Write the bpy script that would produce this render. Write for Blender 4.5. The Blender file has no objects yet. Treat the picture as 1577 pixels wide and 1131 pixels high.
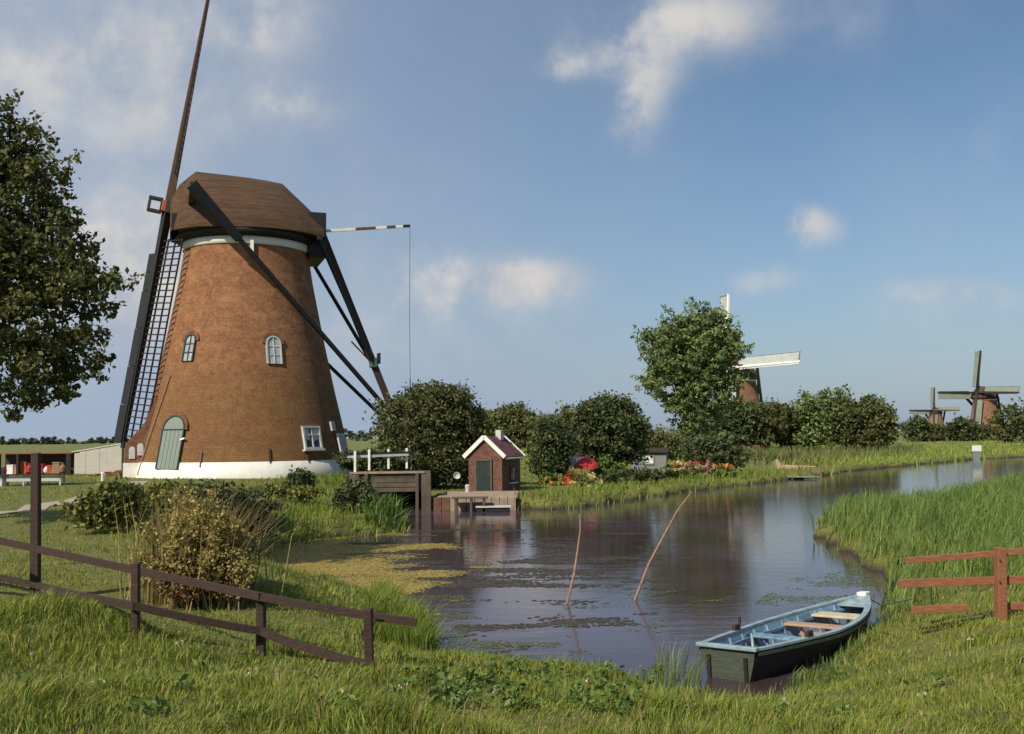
import bpy, math, random
import numpy as np
from mathutils import Vector, Matrix

R = math.radians
sin, cos, pi = math.sin, math.cos, math.pi
random.seed(7)
rng = np.random.default_rng(7)
sc = bpy.context.scene
COL = sc.collection

# ------------------------------------------------------------------ camera
W0, H0, FPX = 1577.0, 1131.0, 1550.0
EYE = Vector((0, 0, 3.2))
PITCH, ROLL = math.atan((672 - 565.5) / FPX), R(0.6)
cam_d = bpy.data.cameras.new('camera')
cam = bpy.data.objects.new('camera', cam_d)
COL.objects.link(cam)
cam_d.sensor_width = 36
cam_d.sensor_fit = 'HORIZONTAL'
cam_d.lens = 36 * FPX / W0
cam_d.clip_start = 0.1
cam_d.clip_end = 9000
rot = Matrix.Rotation(pi / 2 + PITCH, 3, 'X') @ Matrix.Rotation(-ROLL, 3, 'Z')
cam.matrix_world = Matrix.Translation(EYE) @ rot.to_4x4()
sc.camera = cam

# ------------------------------------------------------------------ light, sky, exposure
SUN_AZ, SUN_EL = 38, 42          # degrees to the left of "straight behind the camera", elevation
sdir = Vector((-sin(R(SUN_AZ)) * cos(R(SUN_EL)), -cos(R(SUN_AZ)) * cos(R(SUN_EL)), sin(R(SUN_EL))))
sun_d = bpy.data.lights.new('sun', 'SUN')
sun_d.energy = 4.7
sun_d.angle = R(0.5)
sun_d.color = (1.0, 0.92, 0.80)
sun = bpy.data.objects.new('sun', sun_d)
COL.objects.link(sun)
sun.rotation_euler = (-sdir).to_track_quat('-Z', 'Y').to_euler()
sc.view_settings.view_transform = 'Standard'
sc.view_settings.look = 'None'
sc.view_settings.exposure = 0.0
sc.view_settings.gamma = 1.0
sc.view_settings.use_curve_mapping = False
sc.cycles.use_denoising = True
sc.cycles.max_bounces = 6
sc.cycles.transparent_max_bounces = 12


def ray(px, py):
    """direction in the world of a place in the photograph"""
    return rot @ Vector(((px - W0 / 2) / FPX, (H0 / 2 - py) / FPX, -1.0))


def P(px, py, y):
    d = ray(px, py)
    return EYE + d * (y / d.y)


def G(px, py, z=0.0):
    d = ray(px, py)
    return EYE + d * ((z - EYE.z) / d.z)


# world: Nishita sky with soft procedural clouds
world = bpy.data.worlds.new('World')
sc.world = world
world.use_nodes = True
nt = world.node_tree
nt.nodes.clear()


def wn(t, **k):
    n = nt.nodes.new(t)
    for a, b in k.items():
        setattr(n, a, b)
    return n


def wl(a, b):
    nt.links.new(a, b)


def wmath(op, a, b=None, c=None, clamp=False):
    n = wn('ShaderNodeMath', operation=op, use_clamp=clamp)
    for i, v in enumerate((a, b, c)):
        if v is None:
            continue
        if isinstance(v, (int, float)):
            n.inputs[i].default_value = v
        else:
            wl(v, n.inputs[i])
    return n.outputs[0]


sky = wn('ShaderNodeTexSky', sky_type='NISHITA')
sky.sun_disc = False
sky.sun_elevation = R(SUN_EL)
sky.sun_rotation = math.atan2(sdir.x, sdir.y)
sky.altitude = 0
sky.air_density = 1.1
sky.dust_density = 1.2
sky.ozone_density = 2.0
tc = wn('ShaderNodeTexCoord')
sep = wn('ShaderNodeSeparateXYZ')
wl(tc.outputs['Generated'], sep.inputs[0])
nz1 = wn('ShaderNodeTexNoise')
nz1.inputs['Scale'].default_value = 3.2
nz1.inputs['Detail'].default_value = 7
nz1.inputs['Roughness'].default_value = 0.6
wl(tc.outputs['Generated'], nz1.inputs['Vector'])
nz2 = wn('ShaderNodeTexNoise')
nz2.inputs['Scale'].default_value = 15
nz2.inputs['Detail'].default_value = 8
nz2.inputs['Roughness'].default_value = 0.58
wl(tc.outputs['Generated'], nz2.inputs['Vector'])
az = wmath('ARCTAN2', sep.outputs[0], sep.outputs[1])
el = wmath('ARCSINE', sep.outputs[2])
# warp
azw = wmath('ADD', az, wmath('MULTIPLY', wmath('SUBTRACT', nz2.outputs[0], 0.5), 0.10))
elw = wmath('ADD', el, wmath('MULTIPLY', wmath('SUBTRACT', nz1.outputs[0], 0.5), 0.06))
# clouds: px, py, half width px, half height px, tilt deg, strength
CLOUDS = [(170, 90, 230, 120, 0, .75), (215, 420, 150, 100, 0, 1.0), (420, 15, 90, 50, 0, .7), (480, 168, 60, 32, 0, .35),
          (990, 140, 42, 75, -14, .85), (1060, 45, 120, 60, 0, .85), (905, 92, 55, 26, -10, .35), (1330, 20, 160, 60, 0, .3),
          (805, 430, 85, 30, 0, 1.0), (745, 455, 110, 40, 0, .55), (1257, 350, 34, 26, 0, .95), (1185, 432, 60, 22, 4, .42),
          (1480, 440, 80, 20, -8, .62), (1400, 475, 120, 30, -12, .22), (1550, 200, 90, 80, 0, .16), (620, 330, 220, 150, 0, .16),
          (560, 520, 300, 90, 0, .28)]
tot = None
for (px, py, hw, hh, tl, st) in CLOUDS:
    d = ray(px, py).normalized()
    a0, e0 = math.atan2(d.x, d.y), math.asin(d.z)
    da = wmath('SUBTRACT', azw, a0)
    de = wmath('SUBTRACT', elw, e0)
    c, s = cos(R(tl)), sin(R(tl))
    u = wmath('DIVIDE', wmath('ADD', wmath('MULTIPLY', da, c), wmath('MULTIPLY', de, s)), hw / FPX)
    v = wmath('DIVIDE', wmath('SUBTRACT', wmath('MULTIPLY', de, c), wmath('MULTIPLY', da, s)), hh / FPX)
    r2 = wmath('ADD', wmath('MULTIPLY', u, u), wmath('MULTIPLY', v, v))
    g = wmath('MULTIPLY', wmath('POWER', 2.718, wmath('MULTIPLY', r2, -0.9)), st)
    tot = g if tot is None else wmath('ADD', tot, g)
# breakup of the blobs and a thin all-round veil
brk = wmath('MULTIPLY_ADD', nz2.outputs[0], 2.2, -0.08)
msr = wn('ShaderNodeMapRange', interpolation_type='SMOOTHSTEP')
msr.inputs[1].default_value = 0.04
msr.inputs[2].default_value = 1.15
wl(wmath('MULTIPLY', tot, brk), msr.inputs[0])
mask = wmath('MULTIPLY', msr.outputs[0], 0.9)
veil = wn('ShaderNodeMapRange')
veil.inputs[1].default_value = 0.50
veil.inputs[2].default_value = 0.8
veil.inputs[4].default_value = 0.10
wl(nz1.outputs[0], veil.inputs[0])
mask = wmath('ADD', mask, veil.outputs[0], clamp=True)
# milky air on the left and towards the horizon
hz = wmath('POWER', 2.718, wmath('MULTIPLY', wmath('MAXIMUM', el, 0.0), -7.0))
lf = wn('ShaderNodeMapRange')
lf.inputs[1].default_value = 0.25
lf.inputs[2].default_value = -0.55
lf.inputs[3].default_value = 0.0
lf.inputs[4].default_value = 0.95
wl(az, lf.inputs[0])
air = wmath('ADD', wmath('MULTIPLY', hz, 0.75), lf.outputs[0], clamp=True)
m1 = wn('ShaderNodeMixRGB')
m1.inputs[2].default_value = (4.1, 5.1, 6.6, 1)
wl(air, m1.inputs[0])
tint = wn('ShaderNodeMixRGB', blend_type='MULTIPLY')
tint.inputs[0].default_value = 1
tint.inputs[2].default_value = (0.90, 1.04, 1.13, 1)
wl(sky.outputs[0], tint.inputs[1])
wl(tint.outputs[0], m1.inputs[1])
m2 = wn('ShaderNodeMixRGB')
cc_ = wn('ShaderNodeMixRGB')
cc_.inputs[1].default_value = (5.6, 5.9, 6.5, 1)
cc_.inputs[2].default_value = (8.4, 8.0, 7.5, 1)
ccr = wn('ShaderNodeMapRange')
ccr.inputs[1].default_value = 0.35
ccr.inputs[2].default_value = 0.62
wl(nz2.outputs[0], ccr.inputs[0])
wl(ccr.outputs[0], cc_.inputs[0])
wl(cc_.outputs[0], m2.inputs[2])
wl(mask, m2.inputs[0])
wl(m1.outputs[0], m2.inputs[1])
bg = wn('ShaderNodeBackground')
bg.inputs[1].default_value = 0.085
wl(m2.outputs[0], bg.inputs[0])
out = wn('ShaderNodeOutputWorld')
wl(bg.outputs[0], out.inputs[0])


# ------------------------------------------------------------------ materials
def nm(name):
    m = bpy.data.materials.new(name)
    m.use_nodes = True
    t = m.node_tree
    b = t.nodes['Principled BSDF']
    return m, t, b


def node(t, typ, **k):
    n = t.nodes.new(typ)
    for a, b in k.items():
        setattr(n, a, b)
    return n


def noise(t, scale, detail=5, rough=.55, coord='Object', dist=0, stretch=None):
    tc = node(t, 'ShaderNodeTexCoord')
    n = node(t, 'ShaderNodeTexNoise')
    n.inputs['Scale'].default_value = scale
    n.inputs['Detail'].default_value = detail
    n.inputs['Roughness'].default_value = rough
    n.inputs['Distortion'].default_value = dist
    src = tc.outputs[coord] if coord != 'World' else node(t, 'ShaderNodeNewGeometry').outputs['Position']
    if stretch:
        mp = node(t, 'ShaderNodeMapping')
        mp.inputs['Scale'].default_value = stretch
        t.links.new(src, mp.inputs[0])
        src = mp.outputs[0]
    t.links.new(src, n.inputs['Vector'])
    return n.outputs[0]


def ramp(t, fac, stops):
    r = node(t, 'ShaderNodeValToRGB')
    e = r.color_ramp.elements
    while len(e) < len(stops):
        e.new(0.5)
    for i, (p, c) in enumerate(stops):
        e[i].position = p
        e[i].color = (*c, 1)
    t.links.new(fac, r.inputs[0])
    return r.outputs[0]


def mix(t, f, a, b, mode='MIX'):
    m = node(t, 'ShaderNodeMixRGB', blend_type=mode)
    for i, v in enumerate((f, a, b)):
        if isinstance(v, (int, float)):
            m.inputs[i].default_value = v
        elif isinstance(v, tuple):
            m.inputs[i].default_value = (*v, 1)
        else:
            t.links.new(v, m.inputs[i])
    return m.outputs[0]


def bump(t, b, h, s=.5, d=.02):
    n = node(t, 'ShaderNodeBump')
    n.inputs['Strength'].default_value = s
    n.inputs['Distance'].default_value = d
    t.links.new(h, n.inputs['Height'])
    t.links.new(n.outputs[0], b.inputs['Normal'])


def simple(name, c, var=.25, scale=6, rough=.75, bs=.3, stretch=None, metallic=0, coord='Object'):
    m, t, b = nm(name)
    n = noise(t, scale, 6, .6, coord, 0, stretch)
    dk = tuple(x * (1 - var) for x in c)
    lt = tuple(min(1, x * (1 + var)) for x in c)
    t.links.new(ramp(t, n, [(.3, dk), (.7, lt)]), b.inputs['Base Color'])
    b.inputs['Roughness'].default_value = rough
    b.inputs['Metallic'].default_value = metallic
    bump(t, b, n, bs, .01)
    return m


M = {}
M['white'] = simple('white_paint', (.80, .77, .68), .10, 3, .55, .2)
M['grey_white'] = simple('weathered_white', (.50, .50, .47), .22, 3, .7, .3)
M['black'] = simple('tarred_wood', (.012, .0115, .011), .5, 4, .6, .4, (1, 1, 6))
M['dark_green'] = simple('dark_green_paint', (.02, .035, .028), .3, 4, .5, .2)
M['door_green'] = simple('grey_green_paint', (.20, .24, .19), .16, 5, .6, .3, (8, 8, .6))
M['stock'] = simple('brown_painted_stock', (.115, .062, .036), .35, 2, .5, .3, (6, 6, .6))
M['fence_dark'] = simple('dark_stained_wood', (.044, .022, .013), .55, 9, .75, .6, (1, 8, 8))
M['fence_red'] = simple('red_brown_wood', (.26, .10, .045), .35, 7, .75, .5, (1, 8, 8))
M['cut_wood'] = simple('cut_wood', (.30, .19, .11), .3, 12, .8, .4)
M['boards'] = simple('wet_boards', (.10, .075, .05), .4, 5, .8, .5, (1, 6, 6))
M['concrete'] = simple('stained_concrete', (.105, .082, .055), .4, 2.5, .9, .5)
M['stone'] = simple('pale_quay_stone', (.33, .25, .17), .3, 3, .85, .5)
M['red_shaft'] = simple('red_lead_paint', (.42, .08, .03), .25, 4, .5, .2)
M['pale_wall'] = simple('pale_grey_boards', (.40, .37, .31), .10, 1.5, .8, .3, (.3, .3, 4))
M['glass'] = simple('window_glass', (.05, .07, .08), .3, 1, .08, 0)
M['pane_pale'] = simple('curtained_pane', (.36, .38, .38), .35, 3, .25, 0)
M['rope'] = simple('rope', (.09, .08, .07), .2, 30, .9, .4)
M['iron'] = simple('iron', (.04, .035, .03), .3, 10, .5, .3)
M['boat_blue'] = simple('faded_blue_paint', (.17, .28, .37), .45, 6, .5, .35)
M['boat_grey'] = simple('grey_blue_gunwale', (.26, .34, .36), .3, 8, .55, .4)
M['boat_black'] = simple('black_tar_hull', (.018, .017, .018), .4, 3, .55, .3)
M['boat_transom'] = simple('green_grey_transom', (.060, .072, .050), .35, 5, .6, .4, (1, 1, 6))
M['boat_wood'] = simple('bare_thwart_wood', (.40, .27, .17), .3, 8, .7, .4, (6, 1, 6))
M['boat_pale'] = simple('pale_painted_thwart', (.55, .46, .30), .2, 8, .65, .3)
M['boat_floor'] = simple('orange_brown_boards', (.32, .15, .055), .4, 9, .75, .5, (1, 6, 6))
M['red_cloth'] = simple('red_cloth', (.48, .035, .035), .2, 5, .8, .2)
M['red_orange'] = simple('orange_red_goods', (.45, .09, .03), .4, 6, .7, .3)
M['sail_green'] = simple('green_painted_beams', (.05, .12, .09), .2, 3, .5, .2)
M['tan'] = simple('tan_boat_wood', (.36, .24, .15), .25, 5, .6, .3)
M['blue_grey'] = simple('blue_grey_jetty', (.20, .24, .25), .25, 5, .7, .3)
M['gravel'] = simple('pale_gravel_path', (.36, .31, .24), .3, 14, .95, .8, coord='World')
M['bark'] = simple('bark', (.07, .055, .04), .4, 8, .9, .9, (1, 1, .25))
M['stick'] = simple('peeled_stick', (.30, .17, .11), .3, 12, .8, .4)


def brick_mat(name, c1, c2, mort, low=None, zlo=0, zhi=6, scale=1.0, radial=0):
    m, t, b = nm(name)
    tc = node(t, 'ShaderNodeTexCoord')
    br = node(t, 'ShaderNodeTexBrick')
    br.inputs['Scale'].default_value = scale
    br.inputs['Brick Width'].default_value = .26
    br.inputs['Row Height'].default_value = .09
    br.inputs['Mortar Size'].default_value = .013
    br.inputs['Mortar Smooth'].default_value = .3
    br.inputs['Bias'].default_value = -.1
    br.inputs['Color1'].default_value = (*c1, 1)
    br.inputs['Color2'].default_value = (*c2, 1)
    br.inputs['Mortar'].default_value = (*mort, 1)
    s = node(t, 'ShaderNodeSeparateXYZ')
    t.links.new(tc.outputs['Object'], s.inputs[0])
    cb = node(t, 'ShaderNodeCombineXYZ')
    if radial:
        a = node(t, 'ShaderNodeMath', operation='ARCTAN2')
        t.links.new(s.outputs[1], a.inputs[0])
        t.links.new(s.outputs[0], a.inputs[1])
        mu = node(t, 'ShaderNodeMath', operation='MULTIPLY')
        mu.inputs[1].default_value = radial
        t.links.new(a.outputs[0], mu.inputs[0])
        t.links.new(mu.outputs[0], cb.inputs[0])
    else:
        ad = node(t, 'ShaderNodeMath', operation='ADD')
        t.links.new(s.outputs[0], ad.inputs[0])
        t.links.new(s.outputs[1], ad.inputs[1])
        t.links.new(ad.outputs[0], cb.inputs[0])
    t.links.new(s.outputs[2], cb.inputs[1])
    t.links.new(cb.outputs[0], br.inputs['Vector'])
    n1 = noise(t, .8, 8, .7)
    n2 = noise(t, 6, 5, .7)
    col = mix(t, .22, br.outputs['Color'], ramp(t, n2, [(.3, tuple(x * .6 for x in c2)), (.7, tuple(min(1, x * 1.35) for x in c1))]))
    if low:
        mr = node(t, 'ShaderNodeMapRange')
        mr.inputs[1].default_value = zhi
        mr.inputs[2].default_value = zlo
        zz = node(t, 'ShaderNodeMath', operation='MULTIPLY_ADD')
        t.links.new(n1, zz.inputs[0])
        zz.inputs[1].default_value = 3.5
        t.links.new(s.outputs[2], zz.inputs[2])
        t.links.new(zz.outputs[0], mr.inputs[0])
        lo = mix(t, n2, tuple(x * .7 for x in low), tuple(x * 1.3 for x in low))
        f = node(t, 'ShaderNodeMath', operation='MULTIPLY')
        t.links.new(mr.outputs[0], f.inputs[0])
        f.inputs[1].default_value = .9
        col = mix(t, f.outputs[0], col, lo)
    n5 = noise(t, 2.6, 8, .75, 'Object', .4)
    col = mix(t, ramp(t, n5, [(.38, (.8, .8, .8)), (.58, (0, 0, 0))]), col, tuple(x * .55 for x in c2))
    # weather streaks
    st = noise(t, 1.0, 6, .65, 'Object', .2, (.5, .5, 2.2))
    col = mix(t, ramp(t, st, [(.42, (0, 0, 0)), (.75, (.55, .55, .55))]), col, tuple(x * .4 for x in c2))
    st = noise(t, 1.0, 5, .6, 'Object', 0, (1.6, 1.6, .3))
    col = mix(t, ramp(t, st, [(.5, (0, 0, 0)), (.8, (.3, .3, .3))]), col, tuple(x * .4 for x in c2))
    sp = noise(t, 16, 3, .8)
    col = mix(t, ramp(t, sp, [(.35, (.45, .45, .45)), (.5, (0, 0, 0))]), col, tuple(x * .5 for x in c2))
    col = mix(t, ramp(t, sp, [(.52, (0, 0, 0)), (.72, (.5, .5, .5))]), col, tuple(min(1, x * 1.5) for x in c1))
    t.links.new(col, b.inputs['Base Color'])
    b.inputs['Roughness'].default_value = .9
    ad = node(t, 'ShaderNodeMath', operation='MULTIPLY_ADD')
    t.links.new(n2, ad.inputs[0])
    ad.inputs[1].default_value = 1.2
    inv = node(t, 'ShaderNodeMath', operation='SUBTRACT')
    inv.inputs[0].default_value = 1
    t.links.new(br.outputs['Fac'], inv.inputs[1])
    t.links.new(inv.outputs[0], ad.inputs[2])
    bump(t, b, ad.outputs[0], .8, .02)
    return m


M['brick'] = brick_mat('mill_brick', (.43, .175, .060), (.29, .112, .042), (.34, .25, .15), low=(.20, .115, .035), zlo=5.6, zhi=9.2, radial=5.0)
M['brick_annex'] = brick_mat('annex_brick', (.30, .12, .05), (.20, .085, .04), (.22, .15, .10))
M['brick_shed'] = brick_mat('shed_brick', (.24, .10, .06), (.17, .07, .045), (.20, .15, .11))
M['brick_far'] = brick_mat('far_mill_brick', (.38, .185, .10), (.29, .135, .07), (.28, .2, .13), radial=4)


def thatch():
    m, t, b = nm('thatch')
    n = noise(t, 5, 8, .7, 'Object', .3, (.5, 2, 3.2))
    n2 = noise(t, .9, 5, .6)
    c = ramp(t, n, [(.25, (.06, .032, .015)), (.5, (.18, .092, .036)), (.8, (.30, .165, .065))])
    c = mix(t, ramp(t, n2, [(.4, (0, 0, 0)), (.7, (.6, .6, .6))]), c, (.12, .052, .034))
    t.links.new(c, b.inputs['Base Color'])
    b.inputs['Roughness'].default_value = .95
    n3 = noise(t, 30, 4, .8, 'Object', 0, (1.6, 1, .5))
    c = mix(t, ramp(t, n3, [(.35, (.65, .65, .65)), (.6, (0, 0, 0))]), c, (.03, .018, .01))
    rows = noise(t, 1.5, 4, .6, 'Object', .3, (.25, 1.2, 6))
    c = mix(t, ramp(t, rows, [(.42, (.55, .55, .55)), (.56, (0, 0, 0))]), c, (.045, .026, .014))
    t.links.new(c, b.inputs['Base Color'])
    bump(t, b, n3, .9, .08)
    return m


M['thatch'] = thatch()


def leaf_mat(name, dark, mid, light, trans=.25):
    m, t, b = nm(name)
    g = node(t, 'ShaderNodeNewGeometry')
    n = noise(t, .8, 3, .6, 'World')
    a = node(t, 'ShaderNodeMath', operation='ADD')
    t.links.new(g.outputs['Random Per Island'], a.inputs[0])
    t.links.new(n, a.inputs[1])
    h = node(t, 'ShaderNodeMath', operation='MULTIPLY')
    h.inputs[1].default_value = .5
    t.links.new(a.outputs[0], h.inputs[0])
    c = ramp(t, h.outputs[0], [(.15, dark), (.5, mid), (.85, light)])
    t.links.new(c, b.inputs['Base Color'])
    b.inputs['Roughness'].default_value = .6
    b.inputs['Specular IOR Level'].default_value = .25
    tr = node(t, 'ShaderNodeBsdfTranslucent')
    t.links.new(c, tr.inputs[0])
    ms = node(t, 'ShaderNodeMixShader')
    ms.inputs[0].default_value = trans
    t.links.new(b.outputs[0], ms.inputs[1])
    t.links.new(tr.outputs[0], ms.inputs[2])
    t.links.new(ms.outputs[0], t.nodes['Material Output'].inputs[0])
    return m


M['leaf_ash'] = leaf_mat('ash_leaves', (0.046, 0.060, 0.022), (0.099, 0.113, 0.036), (0.212, 0.185, 0.055))
M['leaf_round'] = leaf_mat('round_tree_leaves', (0.045, 0.061, 0.022), (0.103, 0.118, 0.038), (0.205, 0.199, 0.064))
M['leaf_hedge'] = leaf_mat('hedge_leaves', (0.078, 0.095, 0.031), (0.155, 0.167, 0.056), (0.264, 0.259, 0.091))
M['leaf_dark'] = leaf_mat('dark_leaves', (0.036, 0.057, 0.025), (0.084, 0.109, 0.040), (0.194, 0.200, 0.068))
M['leaf_willow'] = leaf_mat('willow_leaves', (0.071, 0.113, 0.039), (0.162, 0.218, 0.072), (0.323, 0.385, 0.138))
M['leaf_bramble'] = leaf_mat('bramble_leaves', (0.047, 0.072, 0.020), (0.128, 0.152, 0.035), (0.374, 0.318, 0.068))
M['leaf_yellow'] = leaf_mat('yellowed_leaves', (0.147, 0.122, 0.041), (0.328, 0.266, 0.085), (0.558, 0.456, 0.160))
M['leaf_brown'] = leaf_mat('browned_leaves', (0.072, 0.042, 0.022), (0.156, 0.090, 0.036), (0.288, 0.168, 0.060))
M['leaf_bright'] = leaf_mat('fresh_leaves', (0.060, 0.102, 0.019), (0.118, 0.187, 0.039), (0.220, 0.296, 0.078))
M['leaf_far'] = leaf_mat('far_leaves', (0.053, 0.075, 0.045), (0.083, 0.112, 0.060), (0.128, 0.150, 0.075))
M['grass_short'] = leaf_mat('meadow_grass', (0.143, 0.160, 0.020), (0.277, 0.276, 0.038), (0.428, 0.382, 0.065), .3)
M['grass_far'] = leaf_mat('far_grass', (0.164, 0.219, 0.040), (0.254, 0.319, 0.060), (0.360, 0.401, 0.079), .3)
M['grass_long'] = leaf_mat('long_grass', (0.091, 0.136, 0.019), (0.183, 0.244, 0.036), (0.350, 0.387, 0.076), .3)
M['reed'] = leaf_mat('reed_blades', (0.074, 0.129, 0.027), (0.147, 0.223, 0.050), (0.262, 0.340, 0.090), .3)
M['grass_gold'] = leaf_mat('golden_meadow_grass', (.16, .15, .035), (.28, .25, .06), (.40, .34, .10), .35)  # yellower blades, used over the mown meadow only
M['straw'] = leaf_mat('straw', (.16, .12, .05), (.28, .21, .08), (.42, .33, .14), .2)
M['duck'] = leaf_mat('duckweed', (0.216, 0.159, 0.033), (0.342, 0.255, 0.055), (0.430, 0.329, 0.083), 0)
M['lily'] = leaf_mat('lily_pads', (0.072, 0.099, 0.030), (0.132, 0.165, 0.050), (0.204, 0.220, 0.070), .1)


def flower(name, c):
    return leaf_mat(name, tuple(x * .7 for x in c), c, tuple(min(1, x * 1.3) for x in c), .3)


M['fl_orange'] = flower('orange_petals', (.55, .25, .07))
M['fl_yellow'] = flower('yellow_petals', (.65, .52, .22))
M['fl_pink'] = flower('pink_petals', (.55, .25, .18))
M['fl_white'] = flower('white_petals', (.7, .66, .55))
M['fl_red'] = flower('red_petals', (.42, .09, .05))


def ground_mat():
    m, t, b = nm('ground_turf')
    n1 = noise(t, .22, 6, .6, 'World')
    n2 = noise(t, 2.2, 6, .65, 'World')
    n3 = noise(t, 22, 4, .7, 'World')
    c = ramp(t, n1, [(.3, (.14, .17, .035)), (.5, (.21, .23, .045)), (.7, (.30, .28, .065))])
    c = mix(t, .4, c, ramp(t, n2, [(.3, (.07, .09, .014)), (.7, (.22, .20, .042))]))
    c = mix(t, ramp(t, n3, [(.35, (.5, .5, .5)), (.7, (0, 0, 0))]), c, (.045, .05, .012))
    # mud near the water line
    g = node(t, 'ShaderNodeNewGeometry')
    s = node(t, 'ShaderNodeSeparateXYZ')
    t.links.new(g.outputs['Position'], s.inputs[0])
    mr = node(t, 'ShaderNodeMapRange')
    mr.inputs[1].default_value = .22
    mr.inputs[2].default_value = .02
    t.links.new(s.outputs[2], mr.inputs[0])
    c = mix(t, mr.outputs[0], c, (.045, .034, .02))
    t.links.new(c, b.inputs['Base Color'])
    b.inputs['Roughness'].default_value = .95
    bump(t, b, n3, .8, .06)
    return m


def water_mat():
    m, t, b = nm('canal_water')
    n1 = noise(t, 1.0, 5, .6, 'World', .3, (.8, 2.6, 1))
    n2 = noise(t, .16, 4, .6, 'World', .5)
    n3 = noise(t, 9, 3, .5, 'World', .2, (.8, 1.8, 1))
    c = ramp(t, n2, [(.35, (.045, .030, .026)), (.65, (.085, .060, .085))])
    t.links.new(c, b.inputs['Base Color'])
    b.inputs['IOR'].default_value = 1.28
    b.inputs['Specular Tint'].default_value = (.92, .80, .90, 1)
    rr = node(t, 'ShaderNodeMapRange')
    rr.inputs[3].default_value = .02
    rr.inputs[4].default_value = .06
    t.links.new(n2, rr.inputs[0])
    t.links.new(rr.outputs[0], b.inputs['Roughness'])
    a = node(t, 'ShaderNodeMath', operation='MULTIPLY_ADD')
    t.links.new(n3, a.inputs[0])
    a.inputs[1].default_value = .22
    t.links.new(n1, a.inputs[2])
    bump(t, b, a.outputs[0], .10, .05)
    return m


M['ground'] = ground_mat()
M['water'] = water_mat()

# ------------------------------------------------------------------ mesh helpers


def tag(o, label=None, cat=None, group=None, kind=None):
    if label:
        o['label'] = label
    if cat:
        o['category'] = cat
    if group:
        o['group'] = group
    if kind:
        o['kind'] = kind
    return o


def arrays(name, verts, tris, mat, parent=None, smooth=False):
    """mesh from numpy arrays: verts (N,3), tris (M,3)"""
    me = bpy.data.meshes.new(name)
    nv, nf = len(verts), len(tris)
    me.vertices.add(nv)
    me.vertices.foreach_set('co', np.ascontiguousarray(verts, dtype=np.float32).ravel())
    me.loops.add(nf * 3)
    me.loops.foreach_set('vertex_index', np.ascontiguousarray(tris, dtype=np.int32).ravel())
    me.polygons.add(nf)
    me.polygons.foreach_set('loop_start', np.arange(0, nf * 3, 3, dtype=np.int32))
    me.polygons.foreach_set('loop_total', np.full(nf, 3, dtype=np.int32))
    if smooth:
        me.polygons.foreach_set('use_smooth', np.ones(nf, dtype=bool))
    me.update(calc_edges=True)
    me.materials.append(mat)
    o = bpy.data.objects.new(name, me)
    COL.objects.link(o)
    if parent:
        o.parent = parent
    return o


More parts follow.
